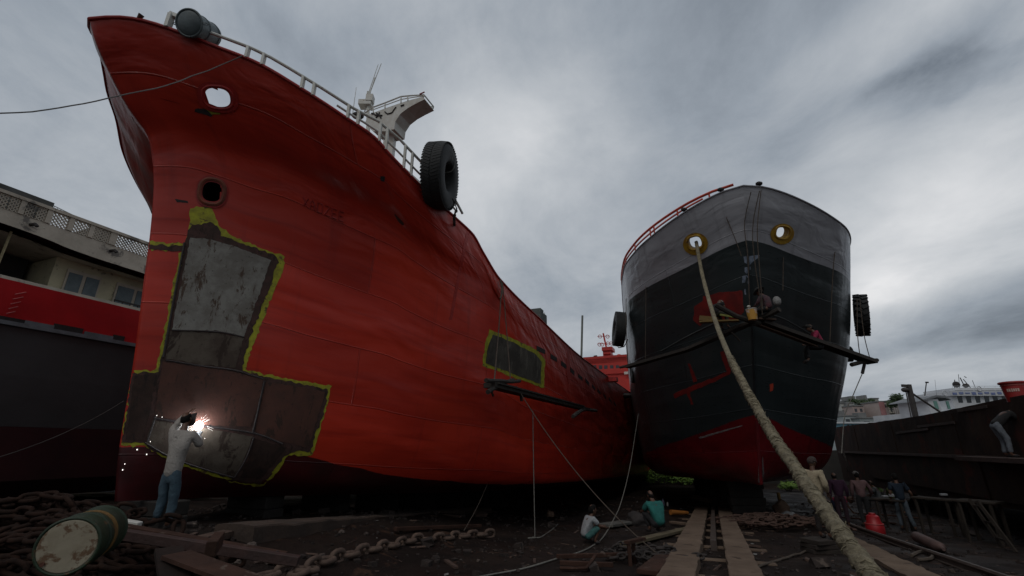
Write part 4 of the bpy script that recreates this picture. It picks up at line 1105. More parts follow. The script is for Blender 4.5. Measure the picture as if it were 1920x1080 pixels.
for k in range(9):
    u = 13.5 + k * 2.4; g_ = gz(u, 9.2); mb = MB(); mb.beam(W(u, 9.0, g_ - .1), W(u + random.uniform(-.3, .3), 9.0, -.28), .22, .22, bev=.02)
    o = mb.build('timber_prop', mat('dark_timber', (.045, .035, .028), (.028, .022, .018), 5, .9), None)
    tag(o, 'upright timber prop under the rusty barge', 'prop', 'props under the rusty barge')
# chain hanging at the barge's far end
chain([PV(1577, 838, 7.6), PV(1586, 862, 7.6), PV(1590, 888, 7.6)], .16, .022, M_CHD, 'light catching chain hanging at the barge end beside the grey ship', name='hanging_chain')
qw = MB(); slab(qw, 45.2, 46.2, -45, 32, -2.2, 1.25)  # dark wall added to hide bright water and keep the gaps black
tag(qw.build('dark_backdrop', mat('dark_backdrop_wall', (.035, .032, .028), (.02, .018, .016), .8, .9, .02), None), 'dark low wall added to black out the bright river beyond the ships', 'wall')
# ---------------- far shore
def citybox(name, px0, px1, py, Y, depth, c, floors, label, cat='building', wc=(.10, .11, .12), cols=None, slabs=True, base=-.2):
    a, b = PY(px0, py, Y), PY(px1, py, Y); x0, x1, zt = a.x, b.x, a.z
    m_ = mat('facade_' + '_'.join(str(int(k * 100)) for k in c), c, tuple(k * .75 for k in c), .15, .9, 0)
    t = thing(name, ((x0 + x1) / 2, Y + depth / 2, base), label, cat, 'buildings on the far shore' if cat == 'building' else None)
    mb = MB(); mb.box(((x0 + x1) / 2, Y + depth / 2, (zt + base) / 2), (x1 - x0, depth, zt - base)); mb.build('wall', m_, t)
    mb = MB(); mb.box(((x0 + x1) / 2, Y + depth / 2, zt + .35), (x1 - x0 + .6, depth + .6, .5)); 
    if random.random() < .6: mb.box((lerp(x0, x1, .35), Y + depth / 2, zt + 1.6), ((x1 - x0) * .3, depth * .4, 2.2))
    mb.build('roof', mat('roof_grey', (.22, .22, .21), (.15, .15, .15), .3), t)
    fh = 3.1; n = cols or max(2, int((x1 - x0) / 4.2)); k = 0
    wm = mat('far_window', (.07, .08, .09), (.04, .05, .06), .3, .4, 0)
    z = zt - 1.8
    while z > base + 1 and k < floors:
        for i in range(n):
            w_ = (x1 - x0) / n; x = x0 + (i + .5) * w_
            mb = MB(); mb.box((x, Y - .02, z), (w_ * .45, .12, 1.5)); mb.build('window', wm, t)
        if slabs: mb = MB(); mb.box(((x0 + x1) / 2, Y - .5, z - 1.25), (x1 - x0, 1.0, .22)); mb.build('balcony', m_, t)
        z -= fh; k += 1
    return t
citybox('apartment_block', 1576, 1600, 757, 235, 20, (.50, .49, .46), 5, 'pale low apartment block on the far shore nearest the grey ship')
citybox('apartment_block', 1598, 1618, 762, 228, 18, (.42, .33, .30), 4, 'pinkish building on the far shore beside the pale low block')
citybox('apartment_block', 1606, 1634, 750, 250, 20, (.30, .33, .30), 5, 'tallest grey green block on the far shore with open roof floors')
citybox('apartment_block', 1633, 1647, 748, 262, 18, (.36, .36, .33), 5, 'narrow grey tower block on the far shore behind the green one')
citybox('tower_block', 1649, 1663, 754, 222, 12, (.52, .42, .38), 1, 'narrow pale end wall with a pink panel on the far shore', slabs=False, cols=1)
citybox('apartment_block', 1664, 1690, 762, 232, 18, (.42, .40, .34), 4, 'beige apartment block right of the narrow end wall on the far shore')
citybox('apartment_block', 1689, 1716, 758, 226, 18, (.52, .47, .44), 4, 'cream block behind the crane arm on the far shore')
citybox('apartment_block', 1714, 1742, 756, 236, 18, (.46, .36, .33), 4, 'rosy block behind the small green cabin on the far shore')
citybox('apartment_block', 1740, 1790, 760, 240, 18, (.45, .42, .38), 4, 'wide beige block hidden behind the white wheelhouse')
citybox('shed', 1580, 1612, 781, 205, 12, (.42, .46, .46), 1, 'low pale waterfront shed left on the far shore', slabs=False)
citybox('shed', 1612, 1660, 785, 200, 10, (.30, .33, .33), 1, 'low grey waterfront shed right of the pale one', slabs=False)
a = PY(1656, 770, 221.5); mb = MB(); mb.box(a, (2.4, .3, 8)); tag(mb.build('banner', mat('faded_pink', (.42, .20, .20), (.34, .16, .16), .4), None), 'faded pink banner on the narrow end wall of the far shore', 'banner')
# leaf crowns -----------------------------------------------------
def leaf_mat(name, a, b):
    m, nt, bs_ = nt_new(name); N = NT(nt); co = N.n('ShaderNodeTexCoord').outputs['Object']
    c = N.mix(N.ramp(N.noise(co, 2.2, 4), .4, .6), a, b); N.l(c, bs_.inputs['Base Color']); bs_.inputs['Roughness'].default_value = .7
    return m
M_LEAF = leaf_mat('bright_weed_leaf', (.17, .28, .03), (.09, .17, .02)); M_LEAF2 = leaf_mat('dark_leaf', (.045, .075, .02), (.025, .05, .014))
def foliage(c, rad, n, size, m, name='foliage', parent=None, rnd=None):
    mb = MB(); rnd = rnd or random.Random(int(c[0] * 100)); cl = [Vector((rnd.gauss(0, .45), rnd.gauss(0, .45), rnd.uniform(-.3, .75))) for _ in range(9)]
    for i in range(n):
        k = cl[i % 9]; p = k + Vector((rnd.gauss(0, .2), rnd.gauss(0, .2), rnd.gauss(0, .18)))
        p = Vector((p.x * rad[0], p.y * rad[1], max(-.9, p.z) * rad[2])) + Vector(c)
        d = Vector((rnd.gauss(0, 1), rnd.gauss(0, 1), rnd.gauss(0, .7))).normalized(); e = d.orthogonal().normalized(); s_ = size * rnd.uniform(.6, 1.3)
        vs = [mb.bm.verts.new(p + d * s_), mb.bm.verts.new(p + e * s_ * .45), mb.bm.verts.new(p - d * s_), mb.bm.verts.new(p - e * s_ * .45)]
        mb.bm.faces.new(vs)
    return mb.build(name, m, parent, norm=False)
def shrub(px, py, Y, rad, label, m=M_LEAF, n=900, size=.12, name='shrub', trunk=.5, grp='weedy bushes beyond the ships', cat='bush'):
    p = PY(px, py, Y); b = Vector((p.x, p.y, gfine(p.x, p.y) if Y < 60 else -.4))
    t = thing(name, b, label, cat, grp)
    c = p
    foliage(c, rad, n, size, m, 'crown', t)
    mb = MB()
    for k in range(4): mb.tube([b - Vector((0, 0, .1)), c + Vector(((k - 1.5) * rad[0] * .3, .1, rad[2] * .2))], [.05 * trunk * 2, .015], 5)
    mb.build('trunk', mat('bark', (.06, .05, .04)), t)
shrub(1242, 893, 42.5, (2.4, .8, 1.0), 'bright green weeds under the grey ship at its left, with a peaked top')
shrub(1206, 897, 42, (1.3, .7, .6), 'low green weeds between the two hulls, left of the peaked bush', n=500)
shrub(1288, 898, 42, (1.5, .7, .6), 'low green weeds right of the peaked bush', n=500)
shrub(1478, 910, 36, (1.3, .8, .45), 'green weeds under the grey ship behind the mooring rope', n=500)
shrub(1722, 918, 27, (1.0, .7, .35), 'green weeds under the barge right of the person in the blue vest', n=500)
shrub(1790, 920, 26, (1.2, .7, .30), 'green weeds under the barge near its timber props', n=500)
shrub(1650, 915, 33, (1.0, .7, .30), 'green weeds under the far end of the barge', n=400)
shrub(1675, 757, 218, (4.0, 3, 4.0), 'dark tree rising between the far shore buildings', M_LEAF2, 1200, .7, 'shore_tree', 3, None, 'tree')
shrub(1612, 756, 240, (5.0, 3, 2.2), 'bushy roof garden tree above the far shore blocks', M_LEAF2, 700, .7, 'shore_tree', 2, None, 'tree')
# boats beyond the barge
M_BW = mat('boat_white', (.62, .63, .64), (.50, .51, .53), .6, .5); M_BB = mat('boat_blue_trim', (.13, .17, .36), (.20, .24, .42), 1.5, .5); M_CY = mat('boat_cyan', (.16, .34, .42), (.12, .28, .36), .8, .5)
Yb = 62
def yslab(mb, x0, x1, y0, y1, Y, d):
    a, b = PY(x0, y0, Y), PY(x1, y1, Y); mb.box(((a.x + b.x) / 2, Y + d / 2, (a.z + b.z) / 2), (abs(b.x - a.x), d, abs(a.z - b.z))); return mb
wb = thing('passenger_boat', PY(1840, 830, Yb), 'white passenger boat wheelhouse with a blue trimmed roof above the barge', 'boat')
M_LINE = mat('blue_lettering', (.10, .14, .34))
mb = MB(); yslab(mb, 1784, 1960, 742, 840, Yb, 6); mb.build('cabin', M_BW, wb)
mb = MB(); yslab(mb, 1781, 1962, 733, 742, Yb - .4, 7); mb.build('roof', M_BW, wb)
for k in range(14):
    mb = MB(); yslab(mb, 1786 + k * 12, 1795 + k * 12, 736 - k % 2, 740 - k % 3, Yb - .46, .1); mb.build('blue_pattern', M_BB, wb)
mb = MB(); yslab(mb, 1790, 1955, 727, 732, Yb + .3, 5); mb.build('roof_box', M_BW, wb)
for x in (1795, 1811, 1828, 1845, 1861, 1878):
    a = PY(x, 743, Yb - .03); b = PY(x + 9, 743, Yb - .03); c = PY(x + 11, 755, Yb - .03); d = PY(x + 3, 755, Yb - .03)
    mb = MB(); mb.prism([a, b, c, d], (0, .1, 0)); mb.build('window', _M['dark_glass'], wb)
mb = MB(); yslab(mb, 1700, 1962, 775, 860, Yb + .3, 6); mb.build('hull', M_BW, wb)
mb = MB(); mb.ball(PY(1793, 721, Yb + 1), .42, (1, 1, 1), 10); mb.build('radar_dome', M_STEEL_DARK, wb, smooth=True)
mb = MB(); mb.ball(PY(1811, 723, Yb + 1), .35, (1.2, 1, .8), 10); mb.build('loudhailer', M_STEEL_DARK, wb, smooth=True)
for a, b, r in (((1790, 733), (1790, 712), .05), ((1812, 731), (1800, 708), .06), ((1822, 730), (1806, 711), .05), ((1830, 730), (1823, 713), .03), ((1800, 733), (1797, 702), .03), ((1808, 706), (1812, 708), .05)):
    mb = MB(); mb.tube([PY(*a, Yb + 1), PY(*b, Yb + 1)], r, 5); mb.build('mast', M_STEEL_DARK, wb)
for x in (1771, 1836, 1889):
    mb = MB(); mb.torus(PY(x, 737 if x != 1836 else 729, Yb - .5), (0, 1, .1), .28, .06, 16, 6); mb.build('lifebuoy', M_BW, wb, smooth=True)
for k in range(9): mb = MB(); mb.tube([PY(1786 + k * 20, 733, Yb - .3), PY(1786 + k * 20, 724, Yb - .3)], .025, 4); mb.build('rail_post', M_BW, wb)
mb = MB(); mb.tube([PY(1786, 724, Yb - .3), PY(1950, 724, Yb - .3)], .025, 4); mb.build('rail', M_BW, wb)
gb = thing('cabin_boat', PY(1760, 830, 50), 'small boat with a grey roofed cabin and green windows left of the white wheelhouse', 'boat')
mb = MB(); yslab(mb, 1738, 1783, 748, 830, 50, 4); mb.build('cabin', M_BW, gb)
mb = MB(); mb.prism([PY(1726, 752, 49.8), PY(1728, 750, 49.8), PY(1755, 741, 49.8), PY(1772, 742, 49.8), PY(1784, 750, 49.8), PY(1772, 746, 49.8), PY(1757, 745, 49.8)], (0, 4.4, 0)); mb.build('roof', mat('boat_roof_grey', (.2, .21, .22)), gb)
for x0, x1 in ((1750, 1761), (1774, 1783)): mb = MB(); yslab(mb, x0, x1, 752, 767, 49.95, .1); mb.build('window', mat('green_pane', (.16, .32, .27), (.12, .26, .22), 1, .3, 0), gb)
mb = MB(); yslab(mb, 1700, 1790, 790, 840, 49, 5); mb.build('hull', M_BW, gb)
mb = MB(); mb.tube([PY(1734, 742, 50), PY(1737, 717, 50)], .05, 5); mb.box(PY(1738, 717, 50), (.3, .1, .15)); mb.build('signal_post', M_STEEL_DARK, gb)
mb = MB(); mb.tube([PY(1756, 741, 50), PY(1753, 712, 50)], .015, 4); mb.build('whip_aerial', M_STEEL_DARK, gb)
fe = thing('ferry', PY(1600, 830, 90), 'low blue and white ferry roof beside the grey ship', 'boat')
mb = MB(); yslab(mb, 1560, 1652, 791, 794, 90, 6); mb.build('roof', M_BW, fe)
mb = MB(); yslab(mb, 1562, 1650, 794, 812, 90.5, 5); mb.build('cabin', M_CY, fe)
for k in range(5): mb = MB(); yslab(mb, 1589 + k * 8, 1594 + k * 8, 796, 803, 90.4, .2); mb.build('window', _M['dark_glass'], fe)
cr = thing('derrick', PY(1717, 800, 40), 'dark crane post with a hanging block and a diagonal stay', 'crane')
M_DK = mat('dark_derrick', (.06, .05, .045), (.04, .035, .03), 3, .7)
mb = MB(); mb.beam(PY(1721, 800, 40), PY(1703, 721, 40), .30, .30); mb.build('post', M_DK, cr)
mb = MB(); mb.beam(PY(1706, 724, 40), PY(1691, 723, 40), .18, .22); mb.build('arm', M_DK, cr)
mb = MB(); mb.ball(PY(1697, 731, 40), .26, (1.2, 1, .8), 10); mb.build('block', M_DK, cr, smooth=True)
mb = MB(); mb.tube([PY(1698, 732, 40), PY(1710, 790, 40)], .045, 5); mb.build('hoist_wire', M_DK, cr)
mb = MB(); mb.tube([PY(1711, 738, 40), PY(1762, 772, 40)], .08, 6); mb.build('stay', M_DK, cr)
# big red tub on the barge
M_TUB = mat('red_tub_plastic', (.34, .022, .02), (.24, .018, .016), 3, .5, .004)
c = PV(1908, 750, 8.2); kx = .27
t = thing('tub', c, 'red tapered tub with a pale printed band standing on the barge edge', 'tub')
mb = MB(); mb.tube([c + Vector((0, 0, -.05)), c + Vector((0, 0, .46))], [kx * .80, kx * .95], 28); mb.build('body', M_TUB, t, smooth=True)
mb = MB(); mb.torus(c + Vector((0, 0, .47)), (0, 0, 1), kx * .97, .035, 28, 8); mb.build('rim', M_TUB, t, smooth=True)
mb = MB(); mb.torus(c + Vector((0, 0, .40)), (0, 0, 1), kx * .94, .012, 28, 6); mb.build('hoop', mat('pale_red', (.40, .12, .10)), t, smooth=True)
M_TXT = mat('tub_print', (.55, .42, .36), (.45, .3, .25), 20, .6)
dv = (Vector((EYE.x, EYE.y, 0)) - Vector((c.x, c.y, 0))).normalized(); sd = Vector((-dv.y, dv.x, 0))
for k, (a, b_, hgt) in enumerate([(-.13, .03, .10), (-.085, .035, .10), (-.04, .03, .11), (0, .035, .09), (.04, .03, .10), (.085, .035, .10)]):
    ang = a / (kx * .86); d = dv * math.cos(ang) + sd * math.sin(ang)
    mb = MB(); mb.box(c + d * (kx * .86) + Vector((0, 0, .26)), (b_, .03, hgt * .8), Matrix.Rotation(math.atan2(d.y, d.x) + math.pi / 2, 3, 'Z')); mb.build('letter', M_TXT, t)
# ================================================================ PEOPLE
SKIN = mat('brown_skin', (0.120, 0.058, 0.036), (0.090, 0.044, 0.028), 8, .55, .001)
HAIR = mat('black_hair', (0.006, 0.005, 0.005), (0.010, 0.009, 0.008), 30, .9, .004, spec=.15)
def cloth(name, a, b=None): return mat(name, a, b or tuple(k * .7 for k in a), 7, .9, .02, c3=tuple(k * .5 for k in a), s3=9, t3=.60)
DG = None
def skin_mesh(verts, edges, rads, sub=2, root=0):
    me = bpy.data.meshes.new('tmp'); me.from_pydata([tuple(v) for v in verts], edges, [])
    o = bpy.data.objects.new('tmp', me); COL.objects.link(o)
    m1 = o.modifiers.new('s', 'SKIN'); m1.use_smooth_shade = True
    for i, r in enumerate(rads):
        sv = me.skin_vertices[0].data[i]; sv.radius = r if isinstance(r, tuple) else (r, r); sv.use_root = (i == root)
    m2 = o.modifiers.new('b', 'SUBSURF'); m2.levels = sub; m2.render_levels = sub
    dg = bpy.context.evaluated_depsgraph_get(); dg.update()
    out = bpy.data.meshes.new_from_object(o.evaluated_get(dg))
    bpy.data.objects.remove(o); bpy.data.meshes.remove(me)
    return out
STAND = dict(pel=(0, 0, .93), wai=(0, 0, 1.08), che=(0, .01, 1.30), nek=(0, .0, 1.46), hed=(0, .03, 1.60),
             shL=(-.19, 0, 1.40), elL=(-.25, -.02, 1.13), wrL=(-.24, .08, .90), shR=(.19, 0, 1.40), elR=(.25, -.02, 1.13), wrR=(.24, .08, .90),
             hiL=(-.09, 0, .90), knL=(-.11, .03, .50), anL=(-.11, -.01, .08), toL=(-.13, .17, .035), hiR=(.09, 0, .90), knR=(.11, .03, .50), anR=(.11, -.01, .08), toR=(.13, .17, .035))
SQUAT = dict(pel=(0, -.16, .20), wai=(0, -.15, .33), che=(0, -.02, .56), nek=(0, .06, .69), hed=(0, .13, .80),
             shL=(-.18, .02, .63), elL=(-.22, .20, .44), wrL=(-.12, .40, .42), shR=(.18, .02, .63), elR=(.22, .20, .44), wrR=(.12, .40, .40),
             hiL=(-.10, -.13, .20), knL=(-.19, .22, .46), anL=(-.13, .05, .08), toL=(-.15, .22, .035), hiR=(.10, -.13, .20), knR=(.19, .22, .46), anR=(.13, .05, .08), toR=(.15, .22, .035))
SIT = dict(pel=(0, 0, .10), wai=(0, .0, .24), che=(0, .06, .46), nek=(0, .12, .60), hed=(0, .19, .72),
           shL=(-.18, .08, .54), elL=(-.22, .20, .32), wrL=(-.12, .38, .26), shR=(.18, .08, .54), elR=(.22, .20, .32), wrR=(.12, .38, .24),
           hiL=(-.09, .02, .08), knL=(-.12, .42, .10), anL=(-.12, .46, -.34), toL=(-.13, .60, -.40), hiR=(.09, .02, .08), knR=(.12, .42, .10), anR=(.12, .44, -.34), toR=(.13, .58, -.40))
BEND = dict(STAND, pel=(0, -.10, .86), wai=(0, .02, .96), che=(0, .26, 1.02), nek=(0, .42, 1.03), hed=(0, .54, .98), shL=(-.19, .34, 1.02), elL=(-.22, .40, .76), wrL=(-.15, .50, .56),
            shR=(.19, .34, 1.02), elR=(.22, .40, .76), wrR=(.15, .52, .58), hiL=(-.09, -.10, .84), hiR=(.09, -.10, .84), knL=(-.12, .04, .48), knR=(.12, .02, .48))
def hand_into(mb, wr, el, sgn, palm_n, curl=.5):
    d = (wr - el).normalized(); n = (palm_n - d * palm_n.dot(d)); n = n.normalized() if n.length > .05 else d.orthogonal().normalized()
    s = d.cross(n) * sgn
    def P_(a, b, c): return wr + d * a + s * b + n * c
    me = skin_mesh([P_(-.03, 0, 0), P_(.03, 0, 0), P_(.085, 0, .004)], [(0, 1), (1, 2)], [(.024, .020), (.036, .016), (.040, .013)], 1); mb.mesh(me)
    for b, l in ((-.030, .060), (-.010, .074), (.011, .070), (.030, .055)):
        a0, c0, ang = .08, .0, 0; pts = [P_(a0, b, c0)]
        for f, k in ((.45, .5), (.32, 1.0), (.23, 1.3)):
            ang += curl * k; a0 += l * f * math.cos(ang); c0 += l * f * math.sin(ang); pts.append(P_(a0, b * 1.1, c0))
        mb.mesh(skin_mesh(pts, [(0, 1), (1, 2), (2, 3)], [.010, .009, .008, .006], 1))
    pts = [P_(.02, -.03, .005), P_(.05, -.055, .015), P_(.075, -.06, .03)]
    mb.mesh(skin_mesh(pts, [(0, 1), (1, 2)], [.013, .011, .008], 1))
def head_into(mb, c, fwd, up):
    side = fwd.cross(up).normalized(); up = side.cross(fwd).normalized()
    bm = bmesh.new(); bmesh.ops.create_uvsphere(bm, u_segments=24, v_segments=18, radius=1)
    for v in bm.verts:
        x, y, z = v.co
        w = .076 * (1 - .28 * max(0, -z)) ; dd = .098; h = .122
        px, py, pz = x * w, y * dd, z * h
        if y > 0:
            py -= .012 * math.exp(-((abs(x) - .38) ** 2) * 30 - (z - .05) ** 2 * 40)          # eye sockets
            py += .024 * math.exp(-(x / .16) ** 2 - ((z + .16) / .16) ** 2)                     # nose
            py += .007 * math.exp(-(x / .32) ** 2 - ((z + .48) / .09) ** 2)                     # lips
            py += .010 * math.exp(-(x / .3) ** 2 - ((z + .80) / .15) ** 2)                      # chin
        v.co = c + side * px + fwd * py + up * pz
    me = bpy.data.meshes.new('t'); bm.to_mesh(me); bm.free(); mb.mesh(me)
    for sg in (1, -1): mb.ball(c + side * .077 * sg - fwd * .01 - up * .01, .028, (.35, .8, 1.1), 8, Matrix((side, fwd, up)).transposed())
    return side, up
def person(loc, az, pose, label, shirt, trousers, scale=1.0, hat=None, hatc=None, sleeve='short', barelegs=False, group=None, over={}, hands=True, hairc=HAIR, head_up=None, look=None):
    J = dict(pose); J.update(over)
    R_ = Matrix.Rotation(-az, 3, 'Z'); loc = Vector(loc)
    J = {k: loc + R_ @ (Vector(v) * scale) for k, v in J.items()}
    t = thing('person', loc, label, 'person', group); k = scale
    fw = R_ @ Vector((0, 1, 0))
    hf = (look if look is not None else fw); up = (J['hed'] - J['nek']).normalized()
    names = ['pel', 'wai', 'che', 'nek', 'hed', 'shL', 'elL', 'wrL', 'shR', 'elR', 'wrR', 'hiL', 'knL', 'anL', 'toL', 'hiR', 'knR', 'anR', 'toR']
    ix = {n: i for i, n in enumerate(names)}
    ed = [('pel', 'wai'), ('wai', 'che'), ('che', 'nek'), ('nek', 'hed'), ('che', 'shL'), ('shL', 'elL'), ('elL', 'wrL'), ('che', 'shR'), ('shR', 'elR'), ('elR', 'wrR'),
          ('pel', 'hiL'), ('hiL', 'knL'), ('knL', 'anL'), ('anL', 'toL'), ('pel', 'hiR'), ('hiR', 'knR'), ('knR', 'anR'), ('anR', 'toR')]
    ra = dict(pel=.115, wai=.105, che=.125, nek=.055, hed=.05, shL=.058, elL=.042, wrL=.026, shR=.058, elR=.042, wrR=.026, hiL=.085, knL=.055, anL=.036, toL=.034, hiR=.085, knR=.055, anR=.036, toR=.034)
    mb = MB(); mb.mesh(skin_mesh([J[n] for n in names], [(ix[a], ix[b]) for a, b in ed], [ra[n] * k * (.84 if n in ('pel', 'wai', 'che', 'hiL', 'hiR', 'shL', 'shR') else .92 if n in ('knL', 'knR', 'elL', 'elR') else 1) for n in names], 2))
    head_into(mb, J['hed'] + up * .02 * k, hf.normalized(), up)
    if hands:
        for s_, sg in (('L', 1), ('R', -1)): hand_into(mb, J['wr' + s_], J['el' + s_], sg, fw.lerp(Vector((0, 0, -1)), .5), .45)
    mb.build('body', SKIN, t, smooth='full', norm=False)
    def garment(nm, nl, el_, rr, m, grow):
        id_ = {n: i for i, n in enumerate(nl)}
        pts = [J[n] if isinstance(n, str) else J[n[0]].lerp(J[n[1]], n[2]) for n in nl]
        me = skin_mesh(pts, [(id_[a], id_[b]) for a, b in el_], [r * k * grow for r in rr], 2)
        mb = MB(); mb.mesh(me)
        for v in mb.bm.verts:            # folds
            v.co += (noise.noise_vector(v.co * 9) * .012 + noise.noise_vector(v.co * 22) * .008) * k
        mb.build(nm, m, t, smooth='full', norm=False)
    fs = {'short': .75, 'long': .97}[sleeve]
    if sleeve == 'short':
        sl = ('shL', 'elL', fs); sr = ('shR', 'elR', fs)
        garment('shirt', [('pel', 'wai', -.35), 'wai', 'che', ('che', 'nek', .75), 'shL', sl, 'shR', sr], [(('pel', 'wai', -.35), 'wai'), ('wai', 'che'), ('che', ('che', 'nek', .75)), ('che', 'shL'), ('shL', sl), ('che', 'shR'), ('shR', sr)],
                [.142, .130, .148, .066, .078, .066, .078, .066], shirt, 1.06)
    else:
        sl = ('elL', 'wrL', .9); sr = ('elR', 'wrR', .9)
        garment('shirt', [('pel', 'wai', -.35), 'wai', 'che', ('che', 'nek', .75), 'shL', 'elL', sl, 'shR', 'elR', sr], [(('pel', 'wai', -.35), 'wai'), ('wai', 'che'), ('che', ('che', 'nek', .75)), ('che', 'shL'), ('shL', 'elL'), ('elL', sl), ('che', 'shR'), ('shR', 'elR'), ('elR', sr)],
                [.142, .130, .148, .066, .078, .060, .042, .078, .060, .042], shirt, 1.06)
    a, b = (('knL', 'anL', .92), ('knR', 'anR', .92)) if not barelegs else (('hiL', 'knL', .9), ('hiR', 'knR', .9))
    if not barelegs:
        garment('trousers', [('pel', 'wai', .7), 'pel', 'hiL', 'knL', a, 'hiR', 'knR', b], [(('pel', 'wai', .7), 'pel'), ('pel', 'hiL'), ('hiL', 'knL'), ('knL', a), ('pel', 'hiR'), ('hiR', 'knR'), ('knR', b)], [.112, .118, .092, .070, .056, .092, .070, .056], trousers, 1.05)
    else:
        garment('shorts', [('pel', 'wai', .7), 'pel', 'hiL', a, 'hiR', b], [(('pel', 'wai', .7), 'pel'), ('pel', 'hiL'), ('hiL', a), ('pel', 'hiR'), ('hiR', b)], [.112, .118, .095, .08, .095, .08], trousers, 1.05)
    for s_ in 'LR':
        a_, t_ = J['an' + s_], J['to' + s_]; mb = MB(); mb.mesh(skin_mesh([a_ - Vector((0, 0, .03 * k)), a_.lerp(t_, .5) - Vector((0, 0, .01 * k)), t_], [(0, 1), (1, 2)], [.048 * k, .050 * k, .044 * k], 1)); mb.build('shoe', M_STEEL_DARK, t, smooth='full', norm=False)
    c = J['hed'] + up * .02 * k; side = hf.cross(up).normalized()
    Rm = Matrix((side, hf.normalized(), up)).transposed()
    if hat != 'wrap':
        mb = MB(); mb.ball(c + up * .022 - hf * .018, 1, (.084, .100, .112), 16, Rm)
        for v in list(mb.bm.verts):
            l = v.co - c
            if l.dot(hf) > .045 and l.dot(up) < .05: v.co -= hf * .045
        mb.build('hair', hairc, t, smooth='full')
    if hat == 'cap':
        mb = MB(); mb.ball(c + up * .05, 1, (.095, .108, .09), 16, Rm); hb_ = mb.build('cap', hatc, t, smooth='full')
        mb = MB(); mb.box(c + up * .06 + hf * .13, (.13, .10, .012), Rm, .004); mb.build('peak', hatc, hb_)
    elif hat == 'brim':
        mb = MB(); mb.tube([c + up * .045, c + up * .055, c + up * .07, c + up * .15, c + up * .165], [.19, .185, .098, .088, .04], 20); mb.build('hat', hatc, t, smooth=True)
    elif hat == 'wrap':
        mb = MB(); mb.ball(c + up * .035 - hf * .01, 1, (.093, .108, .098), 16, Rm)
        mb.torus(c + up * .02, up + hf * .15, .088, .02, 20, 6); mb.build('head_cloth', hatc, t, smooth='full')
    elif hat == 'mask':
        mb = MB(); mb.box(c + hf * .13 - up * .01, (.20, .02, .26), Rm, .006); mb.build('welding_mask', M_STEEL_DARK, t)
    return t, J
# ---- the welder
M_SHIRT = cloth('pale_grey_shirt', (.36, .33, .30), (.27, .245, .22)); M_JEAN = cloth('worn_blue_jeans', (.060, .105, .135), (.040, .070, .095))
arc_p = H1['bvh'].ray_cast(EYE, ray(372, 797).normalized())
ap, an = arc_p[0], (arc_p[1] if arc_p[1].dot(EYE - arc_p[0]) > 0 else -arc_p[1])
foot = PY(302, 988, ap.y - .68)
waz = math.atan2(-.12, 1)
wz = foot.z
def rel(p, az, loc, k): return tuple((Matrix.Rotation(az, 3, 'Z') @ (Vector(p) - Vector(loc))) / k)
KW = 1.02
def wp(px, py, dy=0): return rel(PY(px, py, foot.y + dy), waz, foot, KW)
welder, JW = person(foot, waz, STAND, 'welder in a pale shirt and blue jeans reaching up to the red hull', M_SHIRT, M_JEAN, KW, hat='mask', sleeve='long',
    over=dict(pel=wp(322, 893, 0), wai=wp(328, 868, .02), che=wp(339, 828, .03), nek=wp(346, 803, .06), hed=wp(349, 788, .13),
              shL=wp(323, 812, .02), elL=wp(337, 789, .26), wrL=wp(355, 773, .42), shR=wp(363, 816, .03), elR=wp(375, 836, .18), wrR=wp(373, 815, .40),
              hiL=wp(312, 897), knL=wp(304, 942, .05), anL=wp(289, 977, .0), toL=wp(280, 981, .16), hiR=wp(330, 898), knR=wp(324, 943, .06), anR=wp(313, 983, .02), toR=wp(311, 987, .18)))
st = MB(); st.tube([JW['wrR'] + Vector((0, .06, .03)), ap + an * .03 - Vector((.01, 0, .02))], .006, 6)
tag(st.build('welding_rod', M_STEEL_DARK, None), 'thin welding rod held against the hull by the welder', 'tool')
st = MB(); st.cyl(JW['wrR'] + Vector((.03, -.02, -.02)), JW['wrR'] + Vector((-.01, .08, .05)), .016, .02); tag(st.build('electrode_holder', mat('holder_grey', (.3, .28, .26)), None), "stubby electrode holder in the welder's lower hand", 'tool')
M_ARC = emit('arc_glow', (.95, .97, 1.0), 40)
ac = MB(); ac.ball(ap + an * .12, .078, (1, .8, 1.05), 12); ac = ac.build('welding_arc', M_ARC, None, smooth='full'); tag(ac, 'blinding white welding arc on the steel plate', 'welding arc')
ld = bpy.data.lights.new('arc_light', 'POINT'); ld.energy = 1.8; ld.color = (.62, .82, 1.0); ld.shadow_soft_size = .06
lo = bpy.data.objects.new('arc_light', ld); COL.objects.link(lo); lo.location = ap + an * .26
M_SPK = emit('hot_spark', (1.0, .93, .86), 2.0)
for k, (x, y, r) in enumerate([(368, 813, .016), (257, 843, .008), (275, 852, .007), (234, 870, .006), (230, 881, .007), (282, 828, .005), (384, 822, .005), (294, 779, .005), (304, 782, .005)]):
    h = H1['bvh'].ray_cast(EYE, ray(x, y).normalized()); o = MB().ball(h[0] + (EYE - h[0]).normalized() * .10, r, (1, 1, 1.5), 6).build('spark', M_SPK, None)
    tag(o, 'tiny glowing spark flying off from the welding', 'spark', 'sparks around the welder')
rs = random.Random(21)
for k in range(18):  # bright streaks added to stand in for the bloom of the arc
    a0 = rs.uniform(0, 6.28); r0 = rs.uniform(.07, .16); l_ = rs.uniform(.03, .12); ux_ = Vector((0, 0, 1)).cross(an).normalized(); uz_ = an.cross(ux_)
    d = ux_ * math.cos(a0) + uz_ * math.sin(a0) + an * .3; p0_ = ap + an * .12 + d * r0
    tag(MB().tube([p0_, p0_ + d * l_ - Vector((0, 0, l_ * .3))], [.0022, .0006], 4).build('spark', M_SPK, None), 'thin bright streak of spatter added for the glare around the welding arc', 'spark', 'glare streaks added around the arc')
